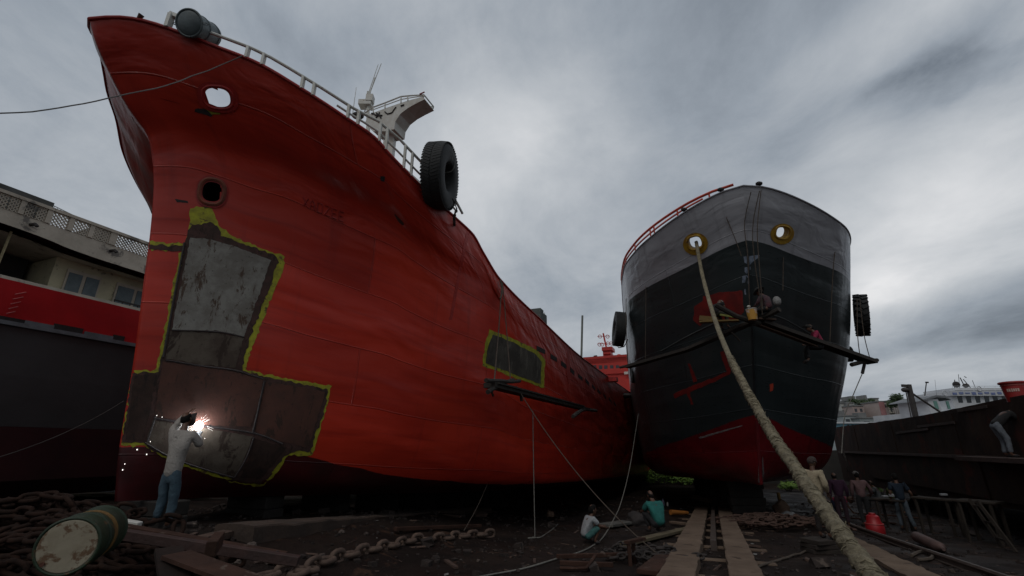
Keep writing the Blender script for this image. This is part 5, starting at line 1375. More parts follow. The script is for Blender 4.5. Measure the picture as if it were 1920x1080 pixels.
# ---- crouching workers
def az_to(dx, dy): return math.atan2(dx, dy)
person(G(1108, 1020), az_to(1, .35), SQUAT, 'worker squatting in a pale grey shirt with teal shorts beside a flat board', cloth('light_grey_tee', (.36, .37, .38)), cloth('teal_shorts', (.05, .15, .14)), .87, barelegs=True,
       over=dict(hed=(0, .10, .82)))
person(G(1232, 1006) + Vector((0, 0, .10)), az_to(-.30, 1), SQUAT, 'worker in a teal green shirt squatting with back to the camera near the timber ways', cloth('teal_shirt', (.018, .15, .13), (.012, .10, .09)), cloth('black_trousers', (.02, .02, .022)), 1.12)
# ---- man beside the thick rope
pm = PY(1517, 858, 11.6); bz = pm.z - 1.72
person(Vector((pm.x + .02, pm.y, bz)), az_to(.9, .35), STAND, 'bald man in a cream shirt standing behind the thick mooring rope', cloth('cream_shirt', (.44, .37, .25), (.33, .27, .18)), cloth('brown_lungi', (.018, .013, .011)), 1.0, sleeve='long', hat='wrap', hatc=cloth('grey_wrap', (.05, .035, .03)),
       over=dict(wrL=(-.12, .20, .98), wrR=(.10, .22, .96), elL=(-.24, .02, 1.12), elR=(.24, .0, 1.12)))
st = MB(); base = onG(pm.x, pm.y)
hgt = bz - base.z
for k in range(3): st.box(Vector((pm.x + .05, pm.y + .12, base.z + hgt * (k + .5) / 3)), (.9, .5, hgt / 3 * .97), Matrix.Rotation(.15 * k, 3, 'Z'), .01)
tag(st.build('timber_stack', mat('grey_brown_timber', (.035, .025, .019), (.022, .016, .012), 4, .9, .02), None), 'stack of squared timbers under the man in the cream shirt', 'timber stack')
# ---- the group by the barge
person(G(1586, 988), az_to(.4, .9), dict(STAND, che=(0, .08, 1.28), nek=(0, .15, 1.42), hed=(0, .22, 1.54)), 'worker in a dark purple shirt bending slightly at the barge end', cloth('purple_shirt', (.035, .008, .028)), cloth('dark_lungi', (.03, .012, .02)), 1.02, sleeve='long')
person(G(1575, 982), az_to(.7, -.5), dict(BEND), 'worker in a magenta top bent low over the rail', cloth('magenta_shirt', (.30, .008, .055), (.20, .006, .04)), cloth('navy_shorts', (.012, .016, .04)), .84)
person(G(1628, 988), az_to(.3, .95), STAND, 'worker in a faded pink shirt and grey cap seen from behind', cloth('faded_pink_shirt', (.15, .085, .085), (.11, .06, .06)), cloth('charcoal_trousers', (.015, .015, .016)), 1.02, hat='cap', hatc=cloth('grey_cap', (.14, .13, .12)), sleeve='long',
       over=dict(elR=(.34, .05, 1.15), wrR=(.36, .22, .98)))
person(G(1704, 997), az_to(.35, .95), STAND, 'worker in a navy vest and pale jeans walking away beside the barge', cloth('navy_vest', (.008, .018, .034), (.006, .013, .025)), cloth('pale_jeans', (.085, .105, .125), (.055, .07, .085)), 1.02,
       over=dict(knL=(-.10, .18, .52), anL=(-.10, .10, .10), toL=(-.11, .27, .04), knR=(.12, -.02, .50), anR=(.14, -.22, .12), toR=(.15, -.06, .04), elR=(.30, -.06, 1.15), wrR=(.38, .06, .93)))
p = G(1655, 960)
person(Vector((p.x, p.y, p.z + .42)), az_to(-.6, .6), SIT, 'worker in a pale checked shirt sitting between the pink and navy workers', cloth('pale_check', (.10, .11, .115)), cloth('grey_trousers', (.05, .05, .05)), 1.0)
p = G(1677, 962)
person(Vector((p.x, p.y, p.z + .42)), az_to(.3, -.6), SIT, 'worker in an olive green shirt sitting at the low bench', cloth('olive_shirt', (.09, .10, .035)), cloth('grey_trousers', (.05, .05, .05)), 1.0)
M_BENCH = mat('bench_board', (.050, .040, .033), (.030, .025, .021), 5, .9, spec=.15)
def table(a, b, h, w, label, name='bench', m=M_BENCH, group=None, legs=4):
    a, b = Vector(a), Vector(b); c = (a + b) / 2; t = thing(name, (c.x, c.y, min(gp(a), gp(b))), label, name, group)
    d = (b - a).normalized(); s = Vector((-d.y, d.x, 0))
    mb = MB(); mb.beam(Vector((a.x, a.y, h)), Vector((b.x, b.y, h)), w, .05, bev=.004); mb.build('top', m, t)
    for p in (a + d * .12, b - d * .12):
        for sg in (1, -1):
            q = p + s * sg * (w / 2 - .05); mb = MB(); mb.beam((q.x, q.y, gfine(q.x, q.y)), (q.x, q.y, h - .025), .06, .06); mb.build('leg', m, t)
    return t
def bench_px(x0, y0, x1, y1, Y0, Y1, label, w=.5):
    a, b = PY(x0, y0, Y0), PY(x1, y1, Y1); table((a.x, a.y, 0), (b.x, b.y, 0), (a.z + b.z) / 2, w, label, group=None)
bench_px(1640, 934, 1700, 940, 17.6, 16.8, 'low board bench the two seated workers share behind the pink shirt')
bench_px(1715, 932, 1790, 938, 16.2, 15.2, 'long board table right of the worker in the navy vest')
bench_px(1795, 936, 1875, 944, 14.6, 13.8, 'brown topped work table before the barge, nearest the ladder', .7)
for k, (x, y, Y_, s_) in enumerate([(1660, 933, 17, .10), (1672, 931, 17, .14), (1686, 935, 16.9, .09), (1770, 930, 15.5, .10)]):
    a = PY(x, y, Y_); mb = MB(); mb.box(a + Vector((0, 0, .04)), (s_ * 1.8, s_, s_ * .6), Matrix.Rotation(k, 3, 'Z'), .01)
    tag(mb.build('paint_tin', mat('tin_grey', (.25, .26, .27)), None), ['dull box at the left end of the shared bench', 'larger dull box in the middle of the shared bench', 'small dull box at the right end of the shared bench', 'dull box on the long board table'][k], 'box')
# trestle ladder
def ladder(a, b, w, n, label):
    a, b = Vector(a), Vector(b); t = thing('ladder', a, label, 'ladder'); s = W(1, 0, 0) * w / 2
    for sg in (1, -1): MB().beam(a + s * sg, b + s * sg * .7, .05, .07).build('rail', M_BENCH, t)
    for k in range(n):
        p = a.lerp(b, (k + .6) / n); q = s * lerp(1, .7, (k + .6) / n); MB().beam(p - q, p + q, .04, .04, up=(0, 1, 0)).build('rung', M_BENCH, t)
l0 = G(1893, 1032); ladder(l0, Vector((l0.x - .1, l0.y + .45, l0.z + 1.05)), .55, 3, 'short dark ladder leaning at the work table on the far right')
# man on the barge platform
a = PV(1893, 856, 7.65)
person(Vector((a.x, a.y, 1.225)), az_to(.9, -.25), dict(BEND), 'worker in dark clothes and grey trousers bending on the barge platform under the red tub', cloth('black_tee', (.016, .015, .015)), cloth('grey_work_trousers', (.16, .18, .20), (.11, .12, .14)), .98,
       over=dict(che=(0, .20, 1.16), nek=(0, .34, 1.24), hed=(0, .44, 1.27), shL=(-.19, .26, 1.18), shR=(.19, .26, 1.18), elL=(-.22, .44, 1.0), wrL=(-.15, .62, 1.04), elR=(.22, .42, .98), wrR=(.15, .60, 1.0)))

# ================================================================ SCAFFOLDS AND ROPES
M_PLANK = mat('wet_dark_plank', (.030, .022, .017), (.018, .014, .011), 5, .85, .01)
M_PLANKP = mat('brown_plank', (.10, .055, .035), (.06, .034, .024), 5, .85, .012)
M_ROPE = mat('pale_grey_rope', (.22, .21, .185), (.14, .13, .115), 14, .9, .004)
M_ROPEB = mat('brown_rope', (.10, .075, .055), (.06, .045, .035), 14, .9, .004)
def rope(pts, r, label, m=M_ROPE, name='rope', group=None, amp=.0, seed=0, n=6):
    pts = dense(pts, .15) if len(pts) < 60 else pts
    if amp: pts = wob(pts, amp, 2.5, seed)
    o = MB().tube(pts, r, n).build(name, m, None, smooth=True); return tag(o, label, 'rope', group)
# red ship's scaffold
va = -4.45
t = thing('hanging_scaffold', PV(1010, 742, va), 'rough plank scaffold hung below the midships repair of the red ship', 'scaffold')
def logbar(pts, r, m, name, parent, n=7):
    pts = dense(pts, .35); MB().tube(wob(pts, r * .25, 4), [r * (1 + .18 * noise.noise(p * 5)) for p in pts], n).build(name, m, parent, smooth=True)
P0, P1 = PV(918, 722, va), PV(1100, 768, va - .1)
MB().beam(P0, P1, .30, .11).build('plank', M_PLANK, t); MB().beam(P0 + W(.1, .12, .05), P1 + W(-1.2, .12, .05), .16, .04).build('plank', M_PLANK, t)
logbar([PV(911, 713, va + .1), PV(960, 716, va), PV(975, 714, va)], .05, M_PLANK, 'pole', t)
logbar([PV(915, 735, va + .15), PV(940, 720, va), PV(962, 712, va - .3)], .05, M_PLANK, 'pole', t)
logbar([PV(1074, 781, va + .3), PV(1095, 768, va), PV(1118, 770, va - .1)], .07, M_PLANK, 'pole', t)
logbar([PV(925, 722, va), PV(922, 736, va), PV(925, 742, va)], .03, M_PLANK, 'stub', t); logbar([PV(976, 732, va), PV(978, 752, va)], .04, M_PLANK, 'stub', t)
for k in range(5):
    a = P0.lerp(P1, .3 + k * .14); MB().beam(a - W(0, .15, .04), a + W(0, .16, -.04), .05, .05).build('batten', M_PLANK, t)
TR = (941, 530); tr = PV(*TR, -4.98)
rope([tr, PV(935, 620, -4.75), PV(927, 712, va)], .016, 'left suspension rope of the plank scaffold on the red ship', M_ROPEB)
rope([tr + Vector((.02, 0, 0)), PV(950, 620, -4.75), PV(957, 712, va)], .016, 'right suspension rope of the plank scaffold on the red ship', M_ROPEB)
rope([PV(938, 525, -5.0), PV(942, 545, -4.93), PV(938, 560, -4.92)], .03, 'knot of rope over the red ship rail above the scaffold', M_ROPEB)
# long ropes to the ground
ge = G(1205, 1010) 
rope(sag(PV(968, 724, va), onG(*tuple(G(1245, 1052))[:2], .03), .35, 24), .011, 'long thin rope running from the hanging scaffold down to the yard', M_ROPEB)
v0 = PV(1000, 850, -4.4)
rope([PV(999, 770, -4.45), v0, Vector((G(1003, 1008).x, G(1003, 1008).y, G(1003, 1008).z + .02))], .012, 'pale rope hanging straight down beside the red hull to the ground', M_ROPE)
rope([G(1003, 1008, .02), G(990, 1011, .02), G(1012, 1010, .02), G(1036, 994, .02), G(1046, 984, .02)], .014, 'slack end of pale rope curled on the mud below the scaffold', M_ROPE)
a = PU(1197, 775, 24, AZ2)
gl = [G(x, y, .02) for x, y in [(1130, 1010), (1110, 1026), (1085, 1038), (1045, 1050), (985, 1068), (930, 1079), (860, 1092)]]
m1 = PY(1165, 940, lerp(a.y, gl[0].y, .62)); m2 = PY(1182, 870, lerp(a.y, gl[0].y, .35)); m3 = PY(1150, 975, lerp(a.y, gl[0].y, .8))
rope([a, m2, m1, m3] + gl, .014, 'long pale rope curving from between the ships across the mud', M_ROPE)
rope([PY(455, 104, H1['pt'](1.55, 1, 1).y - .03), PY(400, 128, 6.9), PY(310, 160, 6.2), PY(200, 185, 5.6), PY(90, 205, 5.1), PY(0, 213, 4.8), PY(-200, 228, 4.2)], .010, 'thin wire slung across the red bow to the left', mat('dull_wire', (.16, .15, .14)), 'wire', None, .02)
rope(sag(PY(-40, 868, 8), PY(232, 752, 11.5), .15, 14), .010, 'dark cable drooping before the slate hull at far left', mat('dark_cable', (.05, .045, .04)), 'cable')
rope([PY(915, 905, 14), PY(895, 950, 13.4), PY(870, 995, 12.2)], .010, 'dark cord hanging beneath the red hull', M_ROPEB)
# ---- grey ship scaffolds
A2 = lambda a, c, z: W(a, CC + c, z, AZ2)
Cn = PU(1412, 604, 15.75, AZ2); Lt = PU(1176, 688, 18.6, AZ2); Rt = PU(1636, 679, 18.2, AZ2)
sc1 = thing('hanging_scaffold', Cn, 'plank scaffold hung along the left side of the grey bow', 'scaffold')
sc2 = thing('hanging_scaffold', Cn + Vector((.3, 0, 0)), 'plank scaffold along the right side of the grey bow, carrying the worker in magenta', 'scaffold')
midL = PU(1290, 655, 17.0, AZ2)
for s_, pts in ((sc1, [PU(1415, 602, 15.7, AZ2), midL, Lt]),):
    pd = dense(pts, .6)
    for a, b in zip(pd, pd[1:]): pass
    M1 = MB()
    for a, b in zip(pts, pts[1:]): MB().beam(a, b, .34, .10).build('plank', M_PLANK, s_)
logbar([PU(1462, 580, 15.0, AZ2), PU(1413, 602, 15.6, AZ2), PU(1290, 655, 17.0, AZ2)], .085, M_PLANK, 'pole', sc1)
logbar([Lt + Vector((-.3, 0, -.02)), PU(1215, 680, 18.3, AZ2)], .05, M_PLANK, 'pole', sc1)
MB().beam(PU(1425, 604, 15.6, AZ2), Rt, .36, .12).build('plank', M_PLANK, sc2)
MB().beam(PU(1415, 607, 15.5, AZ2) , PU(1530, 650, 16.9, AZ2), .15, .05).build('plank', M_PLANKP, sc2)
logbar([PU(1342, 572, 15.2, AZ2), PU(1380, 592, 15.2, AZ2), PU(1424, 606, 15.5, AZ2)], .085, M_PLANK, 'pole', sc2)
logbar([PU(1597, 684, 17.6, AZ2), PU(1618, 678, 18.0, AZ2), PU(1645, 675, 18.6, AZ2)], .07, M_PLANK, 'pole', sc2)
logbar([PU(1372, 623, 15.6, AZ2), PU(1388, 640, 15.7, AZ2)], .03, M_PLANK, 'stub', sc1)
YP = mat('yellow_brown_board', (.20, .13, .03), (.14, .08, .025), 5, .8)
MB().beam(PU(1312, 604, 15.9, AZ2), PU(1386, 601, 15.6, AZ2), .22, .05).build('board', YP, sc1); MB().beam(PU(1313, 597, 16.0, AZ2), PU(1345, 600, 15.8, AZ2), .22, .16).build('board', YP, sc1)
MB().beam(PU(1350, 590, 15.7, AZ2), PU(1398, 598, 15.5, AZ2), .08, .06).build('board', mat('yellow_green_pole', (.22, .22, .04), (.15, .15, .03), 5), sc1)
MB().beam(PU(1420, 598, 15.4, AZ2), PU(1452, 600, 15.6, AZ2), .2, .05).build('board', M_PLANKP, sc1)
def hangrope(pts, label, r=.014, m=M_ROPEB): rope([PU(x, y, a_, AZ2) for x, y, a_ in pts], r, label, m, 'rope', None, .0)
top_a = 14.3
for k, (pts, lb) in enumerate([
    ([(1408, 360, 14.4), (1396, 420, 14.9), (1402, 480, 15.0), (1405, 560, 15.2), (1408, 600, 15.5)], 'leftmost of the ropes falling down the stem of the grey bow'),
    ([(1424, 358, 14.4), (1412, 420, 14.7), (1414, 480, 14.9), (1430, 590, 15.2)], 'rope falling beside the stem, second from the left'),
    ([(1427, 357, 14.3), (1420, 430, 14.6), (1424, 500, 14.8), (1430, 580, 15.0)], 'rope falling down the middle of the grey bow to the dark hatted painter'),
    ([(1358, 398, 14.9), (1380, 452, 15.1), (1390, 480, 15.2)], 'short slanting rope on the silver band left of the stem'),
    ([(1211, 471, 17.3), (1211, 560, 17.6), (1210, 672, 18.2)], 'rope hanging down the left shoulder of the grey ship to the plank'),
    ([(1198, 471, 17.8), (1222, 528, 17.4)], 'short slack rope on the left shoulder of the grey ship'),
    ([(1174, 560, 18.4), (1174, 610, 18.4), (1178, 686, 18.5)], 'rope along the left edge of the grey ship past the tyre'),
    ([(1573, 433, 17.0), (1563, 495, 16.9), (1556, 640, 17.2)], 'rope falling down the right shoulder of the grey ship'),
    ([(1607, 560, 18.4), (1608, 627, 18.3), (1613, 672, 18.2)], 'inner rope below the lugged tyre to the plank end'),
    ([(1612, 560, 18.4), (1620, 627, 18.3), (1631, 672, 18.2)], 'outer rope below the lugged tyre to the plank end')]):
    hangrope(pts, lb)
g_ = PY(1580, 800, 18.6)
rope([PU(1621, 682, 18.1, AZ2), PU(1617, 700, 18.0, AZ2)], .05, 'bundled rope knot below the right plank end', M_STEEL_DARK)
rope([PU(1617, 700, 18.0, AZ2), PU(1600, 740, 17.9, AZ2), PU(1584, 780, 17.8, AZ2), PU(1578, 850, 17.6, AZ2)], .014, 'rope slanting down from the right plank end towards the yard', M_ROPE)
rope([PU(1152, 638, 19.2, AZ2), PU(1160, 652, 19.2, AZ2), PU(1170, 650, 19.1, AZ2), PU(1177, 636, 19.0, AZ2)], .02, 'slack loop under the high left tyre of the grey ship', M_ROPEB)
rope([PU(1470, 445, 16.0, AZ2), PU(1469, 460, 15.9, AZ2), PU(1468, 545, 16.0, AZ2)], .012, 'thin cord from the empty hawse of the grey ship', M_ROPEB)
# painters
a = PU(1540, 655, 17.0, AZ2)
MG = cloth('crimson_shirt', (.30, .020, .065), (.22, .014, .05))
person(a + Vector((0, 0, .0)), az_to(-.85, .25), SIT, 'painter in a crimson shirt sitting on the right plank of the grey ship', MG, cloth('black_trousers', (.02, .02, .022)), 1.0, hat='cap', hatc=cloth('dark_cap', (.03, .03, .028)), sleeve='long')
a = PU(1442, 583, 15.2, AZ2)
person(a, az_to(-.5, .8), SIT, 'painter in a dark hat sitting at the stem of the grey ship', cloth('maroon_shirt', (.10, .03, .04), (.05, .04, .045)), cloth('charcoal_trousers', (.015, .015, .016)), .9, hat='brim', hatc=cloth('dark_cap', (.03, .03, .028)), sleeve='long')
a = PU(1448, 575, 15.2, AZ2); mb = MB(); mb.ball(a + Vector((.06, -.2, .12)), .14, (.9, .7, 1.1), 10); tag(mb.build('sack', cloth('pale_sack', (.26, .25, .24)), None, smooth='full'), 'pale cloth bag beside the painter in the dark hat', 'bag')
a = PU(1345, 592, 15.75, AZ2)
person(a, az_to(.75, .6), SIT, 'painter in dark clothes sitting behind the mooring rope by the red primer square', cloth('black_tee', (.016, .015, .015)), cloth('dark_olive', (.03, .03, .02)), .9, hat='wrap', hatc=cloth('white_scarf', (.35, .34, .32)),
       over=dict(che=(0, .16, .40), nek=(0, .26, .50), hed=(0, .36, .54), shL=(-.18, .18, .46), shR=(.18, .18, .46)))
c = PU(1412, 600, 15.2, AZ2); t = thing('paint_bucket', c, 'small pale paint bucket with orange drips on the planks at the stem', 'bucket')
mb = MB(); mb.tube([c, c + Vector((0, 0, .34))], [.13, .16], 20); mb.build('body', mat('paint_splashed_white', (.48, .44, .52), (.55, .30, .05), 9, .5, 0, c3=(.5, .25, .03), s3=4, t3=.5), t, smooth=True)
mb = MB(); mb.torus(c + Vector((0, 0, .34)), (0, 0, 1), .16, .012, 20, 6); mb.build('rim', M_WHITE, t, smooth=True)
mb = MB(); mb.ball(c + Vector((-.09, -.05, .42)), .05, (1.1, 1, .8), 8); mb.build('rag', M_WHITE, t, smooth=True)
# ---- thick mooring rope
def mooring():
    p0 = H2['cuts'][0][0] - H2['cuts'][0][1] * .15; p1 = PY(1655, 1100, 3.5)
    nrm = Vector(((p1 - p0).y, -(p1 - p0).x, 0)).normalized()
    pts = [p0]
    for x, y in [(1318, 520), (1340, 598), (1364, 660), (1391, 715), (1420, 768), (1452, 822), (1484, 868), (1512, 910), (1545, 956), (1576, 1000), (1606, 1040)]:
        r = ray(x, y); tt = nrm.dot(p0 - EYE) / nrm.dot(r); pts.append(EYE + r * tt)
    pts.append(p1); pts.append(p1 + (p1 - pts[-2]) * 2 + Vector((0, 0, .3)))
    pts = dense(pts, .035); L = [0]
    for a, b in zip(pts, pts[1:]): L.append(L[-1] + (b - a).length)
    T = L[-1]; start = .52
    def rf(i, a):
        f = L[i] / T; w = sstep((f - .42) / .08)
        p = pts[i]
        smooth_ = 1 + .05 * math.cos(3 * (a + L[i] * 14))
        rough = 1 + .16 * math.sin(2 * a + L[i] * 46) + .20 * noise.noise(Vector((math.cos(a) * 1.3, math.sin(a) * 1.3, L[i] * 9))) + .16 * noise.noise(Vector((math.cos(a) * 3, math.sin(a) * 3, L[i] * 22)))
        return lerp(smooth_, rough, w)
    rads = [lerp(.058, .064, sstep((l / T - .42) / .1)) + .006 * noise.noise(Vector((l * 1.5, 0, 0))) for l in L]
    m, nt, b = nt_new('coir_rope'); N = NT(nt); co = N.n('ShaderNodeTexCoord').outputs['Object']
    f = N.noise(co, 7, 8, .7, (1, 1, 1), .6); g = N.noise(co, 45, 5, .7)
    c = N.mix(N.ramp(f, .40, .60), (.30, .255, .165), (.185, .155, .100)); c = N.mix(N.math('MULTIPLY', N.ramp(g, .50, .66), .6), c, (.08, .065, .045))
    N.l(c, b.inputs['Base Color']); b.inputs['Roughness'].default_value = .95
    N.l(N.bump(g, .02, 1.0, N.bump(f, .04)), b.inputs['Normal'])
    o = MB().tube(pts, rads, 18, True, rf).build('mooring_rope', m, None, smooth='full'); tag(o, 'thick frayed mooring rope running from the grey bow down to the near right', 'rope')
    # loose strands
    rnd = random.Random(4); mb = MB()
    for k in range(420):
        i = int(len(pts) * rnd.uniform(.46, .99)); a = rnd.uniform(0, 6.283)
        t_ = (pts[min(i + 1, len(pts) - 1)] - pts[i - 1]).normalized(); n_ = t_.orthogonal().normalized(); b_ = t_.cross(n_)
        d = n_ * math.cos(a) + b_ * math.sin(a); s = n_ * -math.sin(a) + b_ * math.cos(a)
        p = pts[i] + d * rads[i] * .98; l = rnd.uniform(.03, .09)
        q = [p - s * l * .5 + t_ * l * .3, p + d * .015, p + s * l * .5 - t_ * l * .2 + d * rnd.uniform(-.01, .02)]
        mb.tube(q, rnd.uniform(.003, .007), 4)
    k_ = mb.build('strands', m, o); k_['kind'] = 'stuff'
mooring()
# ================================================================ YARD CLUTTER
M_BEAM = mat('rusty_red_beam', (.066, .032, .022), (.034, .018, .013), 3, .9, .012, c3=(.10, .07, .055), s3=5, t3=.6, spec=.2)
M_BDK = mat('dark_brown_steel', (.026, .016, .013), (.016, .011, .009), 4, .9, .01, c3=(.05, .028, .02), s3=5, spec=.2)
M_TIM = mat('muddy_timber', (.175, .125, .090), (.115, .080, .058), 1.4, .95, .03, c3=(.060, .040, .030), s3=2.2, t3=.60, spec=.2)
M_RAIL = mat('worn_rail_steel', (.085, .065, .055), (.055, .038, .030), 5, .55, .006)
def surf_box(p, q, w, h, lift, m, name, label, cat, sunk=.04, seg=24, rough=.012, group=None):
    """a long squared timber that follows the ground between p and q"""
    p, q = Vector(p), Vector(q); d = (q - p); d.z = 0; L = d.length; d.normalize(); s = Vector((d.y, -d.x, 0)); mb = MB(); rows_ = []
    for i in range(seg + 1):
        c = p + d * L * i / seg; z = lerp(p.z, q.z, i / seg)
        nz = lambda k: rough * noise.noise(Vector((c.x * 3, c.y * 3, k)))
        rows_.append([mb.bm.verts.new(Vector((c.x, c.y, 0)) + s * a * (w / 2 + nz(a * 7)) + Vector((0, 0, z + b + nz(a + b)))) for a, b in ((-1, -sunk), (-1, h * .9), (-.93, h), (-.3, h), (.3, h), (.93, h), (1, h * .9), (1, -sunk))])
    for a, b in zip(rows_, rows_[1:]):
        for k in range(8): mb.bm.faces.new((a[k], b[k], b[(k + 1) % 8], a[(k + 1) % 8]))
    mb.bm.faces.new(rows_[0]); mb.bm.faces.new(rows_[-1][::-1])
    o = mb.build(name, m, None); return tag(o, label, cat, group)
def gline(u, v, dz=0): return W(u, v, gz(u, v) + dz)
surf_box(gline(5.5, -.70), gline(24.5, -.64), .52, .13, 0, M_TIM, 'slipway_timber', 'left broad timber of the slipway, scuffed brown, running towards the grey bow', 'timber', seg=60, rough=.03)
surf_box(gline(5.5, .28), gline(24.8, .26), .48, .13, 0, M_TIM, 'slipway_timber', 'right broad timber of the slipway, scuffed brown, running towards the grey bow', 'timber', seg=60, rough=.03)
surf_box(gline(12.4, -.18), gline(24, -.18), .13, .20, 0, M_RAIL, 'rail', 'raised steel rail between the two broad slipway timbers', 'rail', seg=30, rough=.004)
for k in range(8):
    u = 9 + k * 1.9; surf_box(gline(u, -1.3, -.06), gline(u + .1, .9, -.06), .22, .09, 0, M_TIM, 'sleeper', 'half buried sleeper under the two broad slipway timbers', 'sleeper', seg=6, group='sleepers of the slipway')
# right hand rail with its sand edge
R0, R1 = G(1590, 985), G(1862, 1082)
d_ = (R1 - R0); R2 = R1 + d_ * .25
t = thing('rail', R0, 'long steel rail running from under the mooring rope to the bottom right', 'rail')
pts = [R0 + (R2 - R0) * (i / 30) for i in range(31)]
for p in pts: p.z = gp(p) + .10
MB().tube(pts, .045, 6).build('rail_head', M_RAIL, t, smooth=True)
mb = MB(); mb.beam(pts[0] - Vector((0, 0, .07)), pts[-1] - Vector((0, 0, .07)), .02, .12); mb.build('rail_web', M_RAIL, t)
mb = MB(); mb.beam(pts[0] - Vector((0, 0, .12)), pts[-1] - Vector((0, 0, .12)), .16, .02); mb.build('rail_foot', M_RAIL, t)
surf_box(G(1565, 1000), G(1760, 1100), .55, .05, 0, M_TIM, 'concrete_kerb', 'pale brown strip of worn concrete beside the right hand rail', 'kerb', seg=30, rough=.03)
for k, (a, b, lb) in enumerate([((1570, 972), (1680, 985), 'thin rusty pipe behind the red canister'), ((1600, 965), (1730, 975), 'second thin pipe lying towards the barge props'), ((1560, 978), (1640, 1000), 'bent thin bar lying under the magenta worker')]):
    o = MB().tube([G(*a, .06), G((a[0] + b[0]) / 2, (a[1] + b[1]) / 2, .08), G(*b, .05)], .03, 6).build('pipe', M_BEAM, None, smooth=True); tag(o, lb, 'pipe')
# cradle ledge under the red ship
surf_box(G(436, 1012, -.05), G(905, 962, -.05), .75, .26, 0, mat('earth_stained_timber', (.070, .045, .032), (.038, .026, .020), 2, .95, .03), 'launch_timber', 'long earth stained launching timber lying in front of the red hull', 'timber', seg=40, rough=.04)
for k in range(9):      # keel blocks
    u = 6.2 + k * 2.2; v = VC + .0; zt = keel1(u - 5.5) ; zb = gz(u, v) - .1
    if zt - zb < .15: continue
    t = MB(); n = max(1, int((zt - zb) / .25))
    for i in range(n): t.box(W(u, v, zb + (i + .5) * (zt - zb) / n), (1.3 - .1 * (i % 2), .5, (zt - zb) / n * .97), Matrix.Rotation(-AZ + .05 * (i % 3 - 1), 3, 'Z'), .015)
    tag(t.build('keel_block', mat('dark_block', (.022, .018, .015), (.012, .010, .009), 5, .9), None), 'stack of dark keel blocks in the shadow under the red ship', 'keel block', 'keel blocks under the red ship')  # one dark tone on every block
for k in range(6):
    u = 21.5 + k * 2.4; p = W(u, CC, 0, AZ2); zt = keel2(u - 18.6); zb = gp(p) - .1
    t = MB(); n = max(1, int((zt - zb) / .28))
    for i in range(n): t.box(W(u, CC, zb + (i + .5) * (zt - zb) / n, AZ2), (1.3 - .1 * (i % 2), .5, (zt - zb) / n * .97), Matrix.Rotation(-AZ2 + .05 * (i % 3 - 1), 3, 'Z'), .015)
    tag(t.build('keel_block', mat('dark_block', (.022, .018, .015), (.012, .010, .009), 5, .9), None), 'stack of dark keel blocks in the shadow under the grey ship', 'keel block', 'keel blocks under the grey ship')
# green drum, tipped over
dist = 5.7
def PD(px, py, d):
    r = ray(px, py).normalized(); return EYE + r * d
dc = PD(127, 1024, 6.1)
ax = Vector((-.38, .92, .04)).normalized(); Rd = .225; Ld = .66
M_DG = mat('drum_green', (.016, .034, .013), (.011, .022, .010), 4, .6, .006, c3=(.09, .05, .02), s3=5, t3=.60)
M_LID = mat('drum_lid_rust', (.34, .30, .22), (.22, .18, .12), 3, .8, .006, c3=(.13, .075, .04), s3=7.5, t3=.54)
t = thing('oil_drum', dc - Vector((0, 0, Rd)), 'tipped green oil drum with a pale rust blotched lid', 'drum')
e = dc + ax * Ld
mb = MB(); mb.tube([dc, e], [Rd, Rd], 36); bd_ = mb.build('body', M_DG, t, smooth=True)
for q in (dc, e): MB().torus(q, ax, Rd, .014, 36, 8).build('rim', M_DG, t, smooth=True)
for f, m_ in ((.36, M_DG), (.52, mat('ochre_band', (.20, .11, .02), (.10, .05, .015), 6))):
    mb = MB(); mb.torus(dc + ax * Ld * f, ax, Rd + .001, .012, 36, 8) if f < .5 else mb.tube([dc + ax * Ld * f, dc + ax * Ld * (f + .12)], [Rd + .004] * 2, 36); mb.build('hoop', m_, t, smooth=True)
mb = MB(); mb.tube([dc - ax * .004, dc - ax * .010], [Rd - .012, Rd - .02], 36); lid = mb.build('lid', M_LID, t)
b_ = ax.orthogonal().normalized(); mb = MB(); mb.cyl(dc - ax * .008 - b_ * .19, dc - ax * .020 - b_ * .19, .018, .018); mb.build('bung', M_RUSTY, t)
# near chains
def zigchain(cx, cy, rx, ry, rows_, L, r, label, seed, lift=.10, stud=False, m=M_CHAIN):
    rnd = random.Random(seed); pts = []
    for k in range(rows_):
        n = 5
        for i in range(n):
            f = i / (n - 1) if k % 2 == 0 else 1 - i / (n - 1)
            x = cx + (f - .5) * 2 * rx + rnd.uniform(-.28, .28) * rx; y = cy + (k / max(1, rows_ - 1) - .5) * 2 * ry + rnd.uniform(-.45, .45) * ry
            pts.append(onG(x, y, lift * .3 + rnd.random() * lift * 2.0 * (1 - abs(f - .5)) + r))
    return chain(pts, L, r, m, label, seed=seed, stud=stud, jit=.9)
def GX(px, py): q = G(px, py); return q.x, q.y
c1 = GX(60, 1010); zigchain(c1[0] - .35, c1[1] + .2, 1.25, .65, 12, .30, .032, 'big heap of rusty anchor chain behind and around the green drum', 3, .22)
c2 = GX(40, 1070); zigchain(c2[0], c2[1], 1.0, .5, 9, .27, .030, 'rusty anchor chain heap in the near left corner', 5, .16)
c3 = GX(275, 1055); zigchain(c3[0], c3[1], .85, .35, 7, .27, .030, 'rusty chain coils right of the green drum', 8, .16)
chain([G(x, y, .05) for x, y in [(560, 1082), (600, 1062), (640, 1050), (685, 1040), (735, 1028), (780, 1018), (830, 1014), (880, 1008), (935, 1005)]], .40, .042, mat('pale_dusty_chain', (.13, .085, .062), (.08, .05, .038), 6, .9, .01), 'single run of heavy dusty anchor chain across the mud', seed=11)
